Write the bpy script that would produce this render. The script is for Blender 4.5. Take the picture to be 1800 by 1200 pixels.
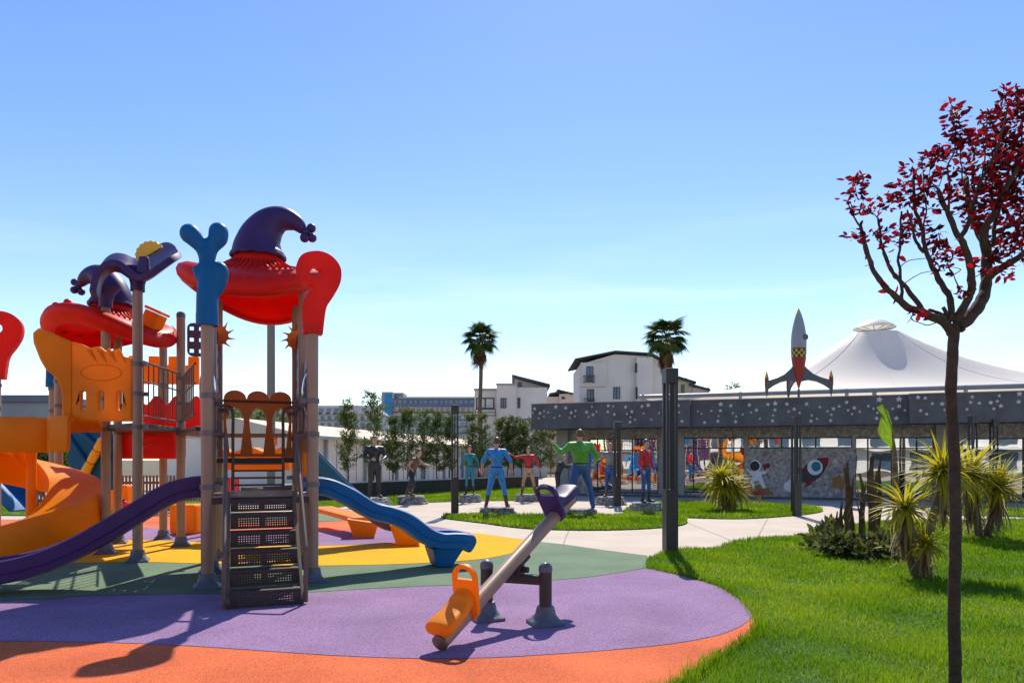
import bpy, bmesh, math, random
import numpy as np
from mathutils import Vector, Matrix, noise
from mathutils.geometry import tessellate_polygon
random.seed(7); rng = np.random.default_rng(7)
R = math.radians
S = bpy.context.scene
for o in list(bpy.data.objects): bpy.data.objects.remove(o)
# ---------------- camera, sky, sun, exposure ----------------
EYE, FPX, HZ = 1.55, 1200.0, 808.0
cd = bpy.data.cameras.new('camera'); cam = bpy.data.objects.new('camera', cd); S.collection.objects.link(cam)
cam.location = (0, 0, EYE); cam.rotation_euler = (R(90), 0, 0)
cd.lens = 24; cd.sensor_width = 36; cd.shift_y = (HZ-600)/1800; cd.clip_end = 6000; cd.clip_start = 0.05
S.camera = cam
SUN_EL = R(48); SUN_AZ = math.atan2(0.136, 1.0)      # azimuth from +Y towards +X
W = bpy.data.worlds.new('World'); S.world = W; W.use_nodes = True
nt = W.node_tree; nt.nodes.clear()
sky = nt.nodes.new('ShaderNodeTexSky'); sky.sky_type = 'NISHITA'; sky.sun_disc = False
sky.sun_elevation = SUN_EL; sky.sun_rotation = SUN_AZ
sky.altitude = 0; sky.air_density = 1.0; sky.dust_density = 0.05; sky.ozone_density = 0.7
bg = nt.nodes.new('ShaderNodeBackground'); bg.inputs[1].default_value = 0.15
wo = nt.nodes.new('ShaderNodeOutputWorld')
hs = nt.nodes.new('ShaderNodeHueSaturation'); hs.inputs['Saturation'].default_value = 1.2; hs.inputs['Hue'].default_value = .511
nt.links.new(sky.outputs[0], hs.inputs['Color'])
wtc = nt.nodes.new('ShaderNodeTexCoord'); wmp = nt.nodes.new('ShaderNodeMapping'); wmp.inputs['Scale'].default_value = (1.2, 1.2, 7.0); wmp.inputs['Rotation'].default_value = (.12, .1, .3)
wn = nt.nodes.new('ShaderNodeTexNoise'); wn.inputs['Scale'].default_value = 1.7; wn.inputs['Detail'].default_value = 5; wn.inputs['Roughness'].default_value = .5; wn.inputs['Distortion'].default_value = .6
nt.links.new(wtc.outputs['Generated'], wmp.inputs[0]); nt.links.new(wmp.outputs[0], wn.inputs['Vector'])
wr = nt.nodes.new('ShaderNodeMapRange'); wr.inputs[1].default_value = .5; wr.inputs[2].default_value = .85; wr.inputs[3].default_value = 0; wr.inputs[4].default_value = .8; nt.links.new(wn.outputs['Fac'], wr.inputs[0])
wx = nt.nodes.new('ShaderNodeMix'); wx.data_type = 'RGBA'; wx.inputs['B'].default_value = (6.9, 7.1, 7.4, 1)      # thin high cloud veil
wsp = nt.nodes.new('ShaderNodeSeparateXYZ'); nt.links.new(wtc.outputs['Generated'], wsp.inputs[0])
wlo = nt.nodes.new('ShaderNodeMapRange'); wlo.interpolation_type = 'SMOOTHSTEP'; wlo.inputs[1].default_value = .0; wlo.inputs[2].default_value = .4; wlo.inputs[3].default_value = 1; wlo.inputs[4].default_value = 0; nt.links.new(wsp.outputs[2], wlo.inputs[0])
wad = nt.nodes.new('ShaderNodeMath'); wad.operation = 'MULTIPLY_ADD'; wad.inputs[1].default_value = 1.0; wad.inputs[2].default_value = .1; nt.links.new(wr.outputs[0], wad.inputs[0])
wml = nt.nodes.new('ShaderNodeMath'); wml.operation = 'MULTIPLY'; nt.links.new(wad.outputs[0], wml.inputs[0]); nt.links.new(wlo.outputs[0], wml.inputs[1])
nt.links.new(wml.outputs[0], wx.inputs['Factor']); nt.links.new(hs.outputs[0], wx.inputs['A']); nt.links.new(wx.outputs['Result'], bg.inputs[0]); nt.links.new(bg.outputs[0], wo.inputs[0])
sl = bpy.data.lights.new('sun', 'SUN'); sl.energy = 4.9; sl.angle = R(0.53); sl.color = (1, .91, .77)
so = bpy.data.objects.new('sun', sl); S.collection.objects.link(so)
d = Vector((math.sin(SUN_AZ)*math.cos(SUN_EL), math.cos(SUN_AZ)*math.cos(SUN_EL), math.sin(SUN_EL)))
so.rotation_euler = d.to_track_quat('Z', 'Y').to_euler(); so.location = d*50
S.view_settings.view_transform = 'Standard'; S.view_settings.look = 'None'
S.view_settings.exposure = 0.36; S.view_settings.gamma = 1.0; S.view_settings.use_curve_mapping = False
S.render.engine = 'CYCLES'
S.cycles.max_bounces = 8; S.cycles.transparent_max_bounces = 12

# ---------------- helpers ----------------
def gp(px, py):
    Y = EYE*FPX/(py-HZ); return Vector(((px-900)/FPX*Y, Y, 0))
def at(px, py, Y): return Vector(((px-900)/FPX*Y, Y, EYE-(py-HZ)/FPX*Y))
ORG = {}
def link(o): S.collection.objects.link(o); return o
def tag(o, label=None, cat=None, group=None, kind=None):
    if label: o['label'] = label
    if cat: o['category'] = cat
    if group: o['group'] = group
    if kind: o['kind'] = kind
    return o
def thing(name, loc, label, cat, group=None):
    o = bpy.data.objects.new(name, None); o.location = loc; o.empty_display_size = .2
    link(o); ORG[o.name] = Vector(loc); return tag(o, label, cat, group)
def frame_of(d, up=Vector((0, 0, 1))):
    d = d.normalized()
    if abs(d.dot(up)) > .97: up = Vector((0, 1, 0))
    s = d.cross(up).normalized(); return s, s.cross(d).normalized()
class MB:
    def __init__(s): s.v = []; s.f = []; s.m = []; s.mi = 0
    def add(s, vs, fs):
        b = len(s.v); s.v += [tuple(p) for p in vs]
        for f in fs: s.f.append(tuple(i+b for i in f)); s.m.append(s.mi)
        return s
    def hexa(s, c):      # 8 corners: 4 bottom ccw, 4 top ccw
        return s.add(c, [(3, 2, 1, 0), (4, 5, 6, 7), (0, 1, 5, 4), (1, 2, 6, 5), (2, 3, 7, 6), (3, 0, 4, 7)])
    def box(s, c, sz, rz=0, M=None):
        x, y, z = [k/2 for k in sz]; c = Vector(c)
        p = [Vector(q) for q in ((-x,-y,-z), (x,-y,-z), (x,y,-z), (-x,y,-z), (-x,-y,z), (x,-y,z), (x,y,z), (-x,y,z))]
        Q = M if M is not None else Matrix.Rotation(rz, 3, 'Z')
        return s.hexa([Q @ k + c for k in p])
    def bar(s, a, b, w, h, up=Vector((0, 0, 1))):
        a, b = Vector(a), Vector(b); sd, u = frame_of(b-a, up); w /= 2; h /= 2
        return s.hexa([a-sd*w-u*h, a+sd*w-u*h, b+sd*w-u*h, b-sd*w-u*h, a-sd*w+u*h, a+sd*w+u*h, b+sd*w+u*h, b-sd*w+u*h])
    def tube(s, pts, rad, n=10, cap=True, flat=1.0):
        pts = [Vector(p) for p in pts]; k = len(pts)
        if not hasattr(rad, '__len__'): rad = [rad]*k
        vs = []; fs = []; prev = None
        for i, p in enumerate(pts):
            t = (pts[min(i+1, k-1)]-pts[max(i-1, 0)])
            if t.length < 1e-9: t = Vector((0, 0, 1))
            t.normalize()
            if prev is None: a, b = frame_of(t)
            else:
                a = prev - t*prev.dot(t)
                a = a.normalized() if a.length > 1e-6 else frame_of(t)[0]
                b = a.cross(t)
            prev = a
            for j in range(n):
                q = 2*math.pi*j/n; vs.append(p+(a*math.cos(q)+b*math.sin(q)*flat)*rad[i])
        for i in range(k-1):
            for j in range(n):
                j2 = (j+1) % n; fs.append((i*n+j, i*n+j2, (i+1)*n+j2, (i+1)*n+j))
        if cap: fs.append(tuple(range(n))[::-1]); fs.append(tuple(range((k-1)*n, k*n)))
        return s.add(vs, fs)
    def lathe(s, prof, c=(0, 0, 0), n=24, fn=None):
        c = Vector(c); vs = []; fs = []; k = len(prof)
        for r, z in prof:
            for j in range(n):
                q = 2*math.pi*j/n; p = Vector((r*math.cos(q), r*math.sin(q), z))
                if fn: p = fn(p, q, r)
                vs.append(p+c)
        for i in range(k-1):
            for j in range(n):
                j2 = (j+1) % n; fs.append((i*n+j, i*n+j2, (i+1)*n+j2, (i+1)*n+j))
        return s.add(vs, fs)
    def ell(s, c, r, n=12, m=8, M=None):
        c = Vector(c)
        if not hasattr(r, '__len__'): r = (r, r, r)
        vs = []; fs = []
        for i in range(1, m):
            th = math.pi*i/m
            for j in range(n):
                q = 2*math.pi*j/n
                p = Vector((r[0]*math.sin(th)*math.cos(q), r[1]*math.sin(th)*math.sin(q), -r[2]*math.cos(th)))
                vs.append((M @ p if M is not None else p)+c)
        for p in (Vector((0, 0, -r[2])), Vector((0, 0, r[2]))): vs.append((M @ p if M is not None else p)+c)
        B, T = len(vs)-2, len(vs)-1
        for i in range(m-2):
            for j in range(n):
                j2 = (j+1) % n; fs.append((i*n+j, i*n+j2, (i+1)*n+j2, (i+1)*n+j))
        for j in range(n):
            j2 = (j+1) % n; fs.append((j2, j, B)); fs.append(((m-2)*n+j, (m-2)*n+j2, T))
        return s.add(vs, fs)
    def plate(s, outer, holes, o, ux, uy, th):     # outline in (ux,uy), extruded both ways along ux x uy
        o, ux, uy = Vector(o), Vector(ux), Vector(uy); nn = ux.cross(uy).normalized()*(th/2)
        loops = [outer]+list(holes); flat = [p for l in loops for p in l]
        tris = tessellate_polygon([[Vector((p[0], p[1], 0)) for p in l] for l in loops])
        N = len(flat); P = [o+ux*p[0]+uy*p[1] for p in flat]
        vs = [p+nn for p in P]+[p-nn for p in P]; fs = []
        for t in tris:
            a, b, c = [Vector(flat[i]) for i in t]
            t = t if (b-a).cross(c-a) > 0 else t[::-1]
            fs.append(tuple(t)); fs.append(tuple(i+N for i in t[::-1]))
        k = 0
        for l in loops:
            n = len(l); ar = sum(l[i][0]*l[(i+1) % n][1]-l[(i+1) % n][0]*l[i][1] for i in range(n))
            cw = (ar < 0) != (l is not outer)
            for i in range(n):
                a, b = k+i, k+(i+1) % n
                fs.append((a, b, b+N, a+N) if cw else (b, a, a+N, b+N))
            k += n
        return s.add(vs, fs)
    def sweep(s, prof, path, up=Vector((0, 0, 1)), closed=True, sides=None):
        path = [Vector(p) for p in path]; k = len(path); n = len(prof); vs = []; fs = []
        for i, p in enumerate(path):
            t = path[min(i+1, k-1)]-path[max(i-1, 0)]
            if sides: sd = sides[i]; u = sd.cross(t).normalized()
            else: sd, u = frame_of(t, up)
            for a, b in prof: vs.append(p+sd*a+u*b)
        for i in range(k-1):
            for j in range(n if closed else n-1):
                j2 = (j+1) % n; fs.append((i*n+j, i*n+j2, (i+1)*n+j2, (i+1)*n+j))
        if closed: fs.append(tuple(range(n))[::-1]); fs.append(tuple(range((k-1)*n, k*n)))
        return s.add(vs, fs)
    def mesh(s, name, mats, off=Vector((0, 0, 0)), smooth=False, ang=40):
        me = bpy.data.meshes.new(name)
        me.from_pydata([(a-off[0], b-off[1], c-off[2]) for a, b, c in s.v], [], s.f)
        for m in (mats if isinstance(mats, (list, tuple)) else [mats]): me.materials.append(m)
        if any(s.m): me.polygons.foreach_set('material_index', s.m)
        me.update()
        bm = bmesh.new(); bm.from_mesh(me); bmesh.ops.recalc_face_normals(bm, faces=bm.faces)
        if smooth:
            for f in bm.faces: f.smooth = True
            for e in bm.edges:
                if len(e.link_faces) == 2 and e.calc_face_angle(0) > R(ang): e.smooth = False
        bm.to_mesh(me); bm.free()
        return me
    def build(s, name, mat, parent=None, smooth=False, ang=40, bevel=0, kind=None):
        off = Vector((0, 0, 0))
        if parent is not None:
            ORG.setdefault(parent.name, Vector((0, 0, 0))); off = ORG[parent.name]
        me = s.mesh(name, mat, off, smooth, ang)
        o = bpy.data.objects.new(name, me); link(o)
        if parent is not None: o.parent = parent; ORG[o.name] = off
        else: ORG[o.name] = Vector((0, 0, 0))
        if bevel:
            b = o.modifiers.new('bevel', 'BEVEL'); b.width = bevel; b.segments = 2; b.limit_method = 'ANGLE'; b.angle_limit = R(35)
        if kind: o['kind'] = kind
        return o
def solo(mb, name, mat, loc, label, cat, group=None, **k):   # one-mesh thing with its origin at loc
    me = mb.mesh(name, mat, Vector(loc), k.get('smooth', False), k.get('ang', 40))
    o = bpy.data.objects.new(name, me); o.location = loc; link(o); ORG[o.name] = Vector(loc)
    if k.get('bevel'):
        b = o.modifiers.new('bevel', 'BEVEL'); b.width = k['bevel']; b.segments = 2; b.limit_method = 'ANGLE'; b.angle_limit = R(35)
    return tag(o, label, cat, group)
def inst(name, me, parent, M):
    o = bpy.data.objects.new(name, me); link(o); o.parent = parent
    M = Matrix(M); M.translation = M.translation-ORG.get(parent.name, Vector((0, 0, 0))); o.matrix_local = M
    return o
def blob(mb, vox=.03, sm=6):   # fuse overlapping shapes into one continuous surface
    me = mb.mesh('tmp', [], smooth=False); o = bpy.data.objects.new('tmp', me); link(o)
    r = o.modifiers.new('r', 'REMESH'); r.mode = 'VOXEL'; r.voxel_size = vox
    k = o.modifiers.new('s', 'SMOOTH'); k.iterations = sm; k.factor = .5
    dg = bpy.context.evaluated_depsgraph_get(); e = o.evaluated_get(dg); m2 = e.to_mesh()
    out = MB(); out.v = [tuple(v.co) for v in m2.vertices]; out.f = [tuple(p.vertices) for p in m2.polygons]; out.m = [0]*len(out.f)
    e.to_mesh_clear(); bpy.data.objects.remove(o); bpy.data.meshes.remove(me)
    return out
def smooth_path(pts, n=6):
    pts = [Vector(p) for p in pts]; out = []
    for i in range(len(pts)-1):
        p0, p1, p2, p3 = pts[max(i-1, 0)], pts[i], pts[i+1], pts[min(i+2, len(pts)-1)]
        for k in range(n):
            t = k/n; out.append(.5*((2*p1)+(p2-p0)*t+(2*p0-5*p1+4*p2-p3)*t*t+(3*p1-p0-3*p2+p3)*t**3))
    return out+[pts[-1]]

# ---------------- materials ----------------
MATS = {}
def mat(name, col, rough=.5, var=.12, scale=6, bump=0, bscale=60, trans=0, spec=.5, metal=0, col2=None, speck=0, sscale=250, coat=0):
    m = bpy.data.materials.new(name); m.use_nodes = True; t = m.node_tree; N = t.nodes; L = t.links
    b = N['Principled BSDF']; out = N['Material Output']
    b.inputs['Roughness'].default_value = rough; b.inputs['Metallic'].default_value = metal
    b.inputs['Specular IOR Level'].default_value = spec; b.inputs['Coat Weight'].default_value = coat
    tc = N.new('ShaderNodeTexCoord'); geo = N.new('ShaderNodeNewGeometry')
    n1 = N.new('ShaderNodeTexNoise'); n1.inputs['Scale'].default_value = scale; n1.inputs['Detail'].default_value = 6
    L.new(geo.outputs['Position'], n1.inputs['Vector'])
    rmp = N.new('ShaderNodeValToRGB'); e = rmp.color_ramp.elements
    c = Vector(col); c2 = Vector(col2) if col2 else c
    e[0].position = .3; e[1].position = .7
    e[0].color = (*[max(0, k*(1-var)) for k in c], 1); e[1].color = (*[min(1, k*(1+var)) for k in c2], 1)
    L.new(n1.outputs['Fac'], rmp.inputs['Fac']); colo = rmp.outputs['Color']
    if speck:
        n2 = N.new('ShaderNodeTexNoise'); n2.inputs['Scale'].default_value = sscale; n2.inputs['Detail'].default_value = 2
        L.new(geo.outputs['Position'], n2.inputs['Vector'])
        mr = N.new('ShaderNodeMapRange'); mr.inputs[1].default_value = .35; mr.inputs[2].default_value = .65
        mr.inputs[3].default_value = 1-speck; mr.inputs[4].default_value = 1+speck
        L.new(n2.outputs['Fac'], mr.inputs[0])
        mx = N.new('ShaderNodeVectorMath'); mx.operation = 'SCALE'; L.new(colo, mx.inputs[0]); L.new(mr.outputs[0], mx.inputs['Scale'])
        colo = mx.outputs[0]
    L.new(colo, b.inputs['Base Color'])
    if bump:
        n3 = N.new('ShaderNodeTexNoise'); n3.inputs['Scale'].default_value = bscale; n3.inputs['Detail'].default_value = 5
        L.new(geo.outputs['Position'], n3.inputs['Vector'])
        bp = N.new('ShaderNodeBump'); bp.inputs['Strength'].default_value = bump; bp.inputs['Distance'].default_value = .02
        L.new(n3.outputs['Fac'], bp.inputs['Height']); L.new(bp.outputs[0], b.inputs['Normal'])
    if trans:
        tr = N.new('ShaderNodeBsdfTranslucent'); L.new(colo, tr.inputs[0])
        ms = N.new('ShaderNodeMixShader'); ms.inputs[0].default_value = trans
        L.new(b.outputs[0], ms.inputs[1]); L.new(tr.outputs[0], ms.inputs[2]); L.new(ms.outputs[0], out.inputs[0])
    MATS[name] = m; return m
def attr_mat(name, rough=.6, trans=.4, spec=.3, attr='Col'):
    m = bpy.data.materials.new(name); m.use_nodes = True; t = m.node_tree; N = t.nodes; L = t.links
    b = N['Principled BSDF']; b.inputs['Roughness'].default_value = rough; b.inputs['Specular IOR Level'].default_value = spec
    a = N.new('ShaderNodeAttribute'); a.attribute_name = attr; L.new(a.outputs['Color'], b.inputs['Base Color'])
    tr = N.new('ShaderNodeBsdfTranslucent'); L.new(a.outputs['Color'], tr.inputs[0])
    ms = N.new('ShaderNodeMixShader'); ms.inputs[0].default_value = trans
    L.new(b.outputs[0], ms.inputs[1]); L.new(tr.outputs[0], ms.inputs[2]); L.new(ms.outputs[0], N['Material Output'].inputs[0])
    MATS[name] = m; return m
M_ = MATS
mat('red', (.82, .02, .008), .45, .1, 2.2, bump=.04, bscale=7, trans=.35, spec=.3)
mat('redmid', (.7, .02, .01), .4, .08, 3, trans=.12)
mat('orange', (.95, .33, .005), .45, .1, 2.2, bump=.04, bscale=7, trans=.38, spec=.3)
mat('orange_board', (.85, .2, .004), .45, .06, 3)
mat('blue', (.002, .125, .34), .5, .16, 2.2, bump=.04, bscale=7, trans=.08, spec=.25)
mat('teal', (.005, .13, .25), .5, .08, 3)
mat('purple', (.05, .026, .125), .45, .18, 2.2, bump=.04, bscale=7, trans=.06, spec=.3)
mat('plum', (.1, .04, .11), .42, .1, 3)
mat('yellow', (.85, .45, .01), .4, .06, 3)
mat('taupe', (.33, .22, .145), .42, .08, 5, bump=.05, bscale=200)
mat('shoe', (.1, .115, .15), .42, .12, 8)
mat('clampm', (.14, .13, .14), .4, .1, 8)
mat('deckblack', (.035, .028, .026), .5, .2, 20, bump=.2, bscale=150)
mat('darkmetal', (.035, .032, .032), .45, .15, 10, bump=.05)
mat('brownrail', (.13, .085, .06), .4, .1, 8)
mat('rubber_orange', (.68, .15, .055), .9, .2, 1.1, bump=.7, bscale=140, speck=.26, sscale=85, spec=.2)
mat('rubber_purple', (.29, .18, .325), .9, .16, 1.1, bump=.7, bscale=140, speck=.32, sscale=85, spec=.2)
mat('rubber_green', (.155, .23, .145), .9, .16, 1.1, bump=.7, bscale=140, speck=.38, sscale=85, spec=.2)
mat('rubber_yellow', (.82, .41, .004), .9, .1, 1.1, bump=.7, bscale=140, speck=.2, sscale=85, spec=.2)
mat('concrete', (.47, .395, .32), .85, .1, .9, bump=.15, bscale=90, speck=.08, sscale=40)
mat('earth', (.12, .1, .06), .95, .3, .5, bump=.4, bscale=30)
mat('turf', (.06, .14, .012), .95, .4, 3, bump=.6, bscale=80)
mat('fascia', (.105, .105, .113), .75, .22, 2.2, bump=.25, bscale=25, speck=.1, sscale=30)
mat('star', (.62, .57, .52), .7, .08, 9)
mat('stone', (.36, .335, .31), .9, .3, 5, bump=.8, bscale=22, speck=.28, sscale=9)
mat('pillar', (.34, .33, .32), .85, .1, 4, bump=.3, bscale=30)
mat('frame', (.02, .02, .022), .45, .1, 8)
mat('white', (.74, .72, .68), .6, .06, 1.5)
mat('offwhite', (.68, .63, .57), .8, .08, .6)
mat('cream', (.68, .63, .57), .8, .07, .5)
mat('pink', (.6, .47, .42), .8, .06, .5)
mat('paleyellow', (.62, .58, .33), .8, .06, .5)
mat('roofdark', (.05, .05, .055), .7, .2, .7)
mat('roofbeige', (.62, .5, .38), .8, .1, .4)
mat('greywall', (.33, .33, .34), .8, .1, .3)
mat('hotelblue', (.0, .24, .5), .5, .06, .3)
mat('hotelgrey', (.16, .17, .21), .7, .1, .3)
mat('hotelwhite', (.68, .66, .64), .8, .05, .3)
mat('balcony', (.08, .13, .3), .3, .1, .3)
mat('winblue', (.06, .1, .15), .12, .3, .6, spec=.8)
mat('curtain', (.6, .58, .53), .8, .2, 3)
mat('tent', (.84, .79, .72), .6, .03, .3, trans=.3)
mat('steel', (.3, .32, .34), .4, .08, 2, metal=.3)
mat('bark', (.06, .038, .026), .9, .3, 18, bump=.9, bscale=70)
mat('barkgrey', (.16, .12, .09), .9, .3, 14, bump=.9, bscale=60)
mat('palmbark', (.13, .085, .055), .9, .25, 6, bump=.8, bscale=30)
mat('planter', (.035, .03, .028), .7, .2, 2, bump=.1)
mat('capstone', (.55, .53, .5), .8, .1, 2)
mat('rock', (.3, .28, .27), .9, .45, 7, bump=1.0, bscale=25, speck=.4, sscale=14)
mat('woodslat', (.25, .1, .04), .7, .25, 6)
mat('skin', (.55, .3, .2), .4, .08, 5)
for nm, c in dict(s_black=(.018, .018, .02), s_brown=(.13, .055, .03), s_teal=(.0, .2, .25), s_blue=(.02, .25, .6), s_darkblue=(.015, .08, .27),
                  s_red=(.5, .012, .015), s_green=(.08, .33, .02), s_gold=(.5, .25, .06), s_grey=(.2, .2, .2), s_hair=(.03, .018, .012), s_auburn=(.16, .03, .015), s_tan=(.4, .26, .15), s_white=(.7, .7, .68)).items():
    mat(nm, c, .45, .25, 10, bump=.6, bscale=16, coat=.1)
attr_mat('grassblade', .55, .55, .25); attr_mat('leafy', .6, .4, .15); attr_mat('plumleaf', .5, .6, .15); attr_mat('yuccaleaf', .5, .5, .25)
def glass_mat():
    m = bpy.data.materials.new('window_glass'); m.use_nodes = True; t = m.node_tree; N = t.nodes; L = t.links
    b = N['Principled BSDF']; b.inputs['Base Color'].default_value = (.012, .014, .016, 1); b.inputs['Roughness'].default_value = .08
    g = N.new('ShaderNodeBsdfGlossy'); g.inputs['Roughness'].default_value = .01; g.inputs[0].default_value = (.85, .87, .88, 1)
    geo = N.new('ShaderNodeNewGeometry'); n = N.new('ShaderNodeTexNoise'); n.inputs['Scale'].default_value = 1.3; n.inputs['Detail'].default_value = 1
    L.new(geo.outputs['Position'], n.inputs['Vector']); bp = N.new('ShaderNodeBump'); bp.inputs['Strength'].default_value = .035; bp.inputs['Distance'].default_value = .05
    L.new(n.outputs['Fac'], bp.inputs['Height']); L.new(bp.outputs[0], g.inputs['Normal'])
    ms = N.new('ShaderNodeMixShader'); ms.inputs[0].default_value = .6
    L.new(b.outputs[0], ms.inputs[1]); L.new(g.outputs[0], ms.inputs[2]); L.new(ms.outputs[0], N['Material Output'].inputs[0]); MATS['glass'] = m
glass_mat()
def perforated():
    m = mat('perforated', (.03, .025, .022), .5, .2, 20); t = m.node_tree; N = t.nodes; L = t.links
    b = N['Principled BSDF']; tc = N.new('ShaderNodeTexCoord'); v = N.new('ShaderNodeVectorMath'); v.operation = 'SCALE'; v.inputs['Scale'].default_value = 38
    L.new(tc.outputs['UV'], v.inputs[0]); fr = N.new('ShaderNodeVectorMath'); fr.operation = 'FRACTION'; L.new(v.outputs[0], fr.inputs[0])
    ds = N.new('ShaderNodeVectorMath'); ds.operation = 'DISTANCE'; ds.inputs[1].default_value = (.5, .5, 0); L.new(fr.outputs[0], ds.inputs[0])
    lt = N.new('ShaderNodeMath'); lt.operation = 'LESS_THAN'; lt.inputs[1].default_value = .22; L.new(ds.outputs['Value'], lt.inputs[0])
    tr = N.new('ShaderNodeBsdfTransparent'); sep = N.new('ShaderNodeSeparateXYZ'); L.new(tc.outputs['UV'], sep.inputs[0])
    def mth(op, a, b):
        q = N.new('ShaderNodeMath'); q.operation = op
        for i, k in enumerate((a, b)):
            if k is None: continue
            if isinstance(k, float): q.inputs[i].default_value = k
            else: L.new(k, q.inputs[i])
        return q.outputs[0]
    mk = mth('LESS_THAN', mth('ABSOLUTE', mth('SUBTRACT', mth('ABSOLUTE', mth('SUBTRACT', sep.outputs[0], .35), None), .15), None), .118)
    mk = mth('MULTIPLY', mk, mth('LESS_THAN', mth('ABSOLUTE', mth('SUBTRACT', sep.outputs[1], .075), None), .052))
    ms = N.new('ShaderNodeMixShader'); L.new(mth('MULTIPLY', lt.outputs[0], mk), ms.inputs[0])
    L.new(b.outputs[0], ms.inputs[1]); L.new(tr.outputs[0], ms.inputs[2]); L.new(ms.outputs[0], N['Material Output'].inputs[0])
perforated()
# ---------------- ground ----------------
def sheet(name, pts, z, m, kind='structure'):
    P = [Vector((p[0], p[1], 0)) for p in pts]; mb = MB()
    mb.add([(p.x, p.y, z) for p in P], [tuple(t) for t in tessellate_polygon([P])])
    me = mb.mesh(name, M_[m])
    for p in me.polygons:
        if p.normal.z < 0: p.flip()
    o = bpy.data.objects.new(name, me); link(o); o['kind'] = kind; return o
def pxs(l): return [tuple(gp(*p)[:2]) for p in l]
def spl(l, n=5): return [tuple(p[:2]) for p in smooth_path([Vector((a, b, 0)) for a, b in l], n)]
sheet('ground', [(-2500, -2500), (2500, -2500), (2500, 4000), (-2500, 4000)], -.03, 'earth')
sheet('plaza_pavement', [(-45, -12), (45, -12), (45, 60), (-45, 60)], 0.0, 'concrete')
edge = spl(pxs([(1100, 1240), (1190, 1200), (1250, 1165), (1290, 1140), (1320, 1117), (1329, 1104), (1326, 1090), (1318, 1073), (1300, 1054), (1262, 1031), (1220, 1018), (1170, 1006), (1134, 998)]))
topedge = spl(pxs([(1138, 977), (1060, 967), (990, 957), (940, 951), (880, 943), (831, 937), (805, 933), (760, 925), (700, 914), (640, 906), (588, 901), (520, 899), (300, 900), (177, 910), (113, 912), (0, 913)]), 3)
outer = edge+topedge+[(-17, 17.5), (-19, 10), (-17, 2), (-8, 0.5), (-1, 2.2)]
sheet('rubber_floor_orange', outer, .004, 'rubber_orange')
Bl = spl(pxs([(-900, 1135), (-300, 1128), (0, 1127), (100, 1128), (200, 1130), (300, 1134), (400, 1140), (500, 1147), (600, 1153), (700, 1157), (770, 1158), (870, 1156), (960, 1151), (1060, 1144), (1180, 1132), (1260, 1117), (1300, 1102), (1322, 1086)]), 4)
Cl = spl(pxs([(-900, 1075), (0, 1056), (150, 1048), (330, 1044), (530, 1042), (640, 1036), (740, 1031), (850, 1027), (960, 1021), (1050, 1013), (1134, 999)]), 4)
Dl = spl(pxs([(-700, 1000), (0, 992), (230, 989), (345, 991), (450, 994), (560, 995), (680, 993), (790, 988), (850, 983), (895, 974), (925, 964), (942, 952)]), 4)
El = spl(pxs([(-500, 950), (0, 949), (140, 949), (300, 951), (430, 957), (560, 960), (690, 955), (760, 949), (829, 938)]), 4)
Fl = spl(pxs([(-400, 928), (0, 928), (77, 928), (177, 928), (275, 929), (420, 934), (561, 934), (664, 931), (730, 925), (757, 925.5)]), 4)
Gl = spl(pxs([(360, 914), (460, 916), (561, 916), (604, 915), (650, 909)]), 4)
nearedge = [p for p in edge if p[1] > gp(0, 1086).y-.02]
sheet('rubber_floor_purple', Bl+nearedge+Cl[::-1], .008, 'rubber_purple')
sheet('rubber_floor_green', Cl+[tuple(gp(1138, 977)[:2]), tuple(gp(1060, 967)[:2]), tuple(gp(990, 957)[:2])]+Dl[::-1], .012, 'rubber_green')
sheet('rubber_floor_yellow', Dl+pxs([(930, 950), (880, 943), (840, 938)])+El[::-1], .016, 'rubber_yellow')
sheet('rubber_floor_purple', El+pxs([(806, 933.2), (770, 927)])+Fl[::-1], .020, 'rubber_purple')
sheet('rubber_floor_green', Gl+pxs([(640, 906.4), (588, 901.5), (520, 899.5), (400, 900.2)]), .012, 'rubber_green')
# lawns
lawns = {}
right_l = edge+spl(pxs([(1137, 982), (1164, 971), (1189, 965), (1238, 964), (1267, 960), (1289, 952), (1311, 949), (1355, 945), (1400, 942), (1438, 933), (1500, 922), (1570, 915), (1700, 913), (1800, 914), (2100, 920)]), 3)+[(16, 8), (13, 1.5), (1.4, 1.0), (1.0, 2.5), (1.0, 3.6)]
lawns['lawn_near'] = right_l
lawns['lawn_island'] = spl(pxs([(776, 911), (790, 905), (835, 905), (910, 907), (1000, 906.5), (1100, 906), (1165, 908), (1192, 911), (1209, 918), (1190, 925), (1130, 930), (1070, 932), (1000, 932), (920, 929), (850, 920), (800, 914), (776, 911)]), 4)[:-1]
lawns['lawn_by_pavilion'] = spl(pxs([(1094, 902), (1105, 893), (1130, 886), (1188, 883), (1300, 884.5), (1380, 887), (1428, 891), (1447, 898), (1420, 904), (1378, 908), (1311, 912), (1244, 911.5), (1164, 908), (1094, 902)]), 4)[:-1]
lawns['lawn_by_planter'] = pxs([(540, 896), (600, 891), (643, 884), (693, 888), (721, 886), (752, 883), (817, 881), (880, 880), (978, 880), (992, 874), (985, 864), (944, 857.5), (880, 859), (817, 863), (700, 872), (617, 879), (540, 886)])
lawns['lawn_right_rear'] = pxs([(1690, 906), (1810, 909), (2000, 912), (2000, 898), (1810, 895), (1690, 893)])
lawns['lawn_left_rear'] = [(-22, 19.2)]+pxs([(-200, 904), (100, 907), (180, 906), (250, 903)])+[(-10, 26), (-22, 26)]
for k, p in lawns.items(): sheet(k, p, .024 if k != 'lawn_near' else .006, 'turf')
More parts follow.
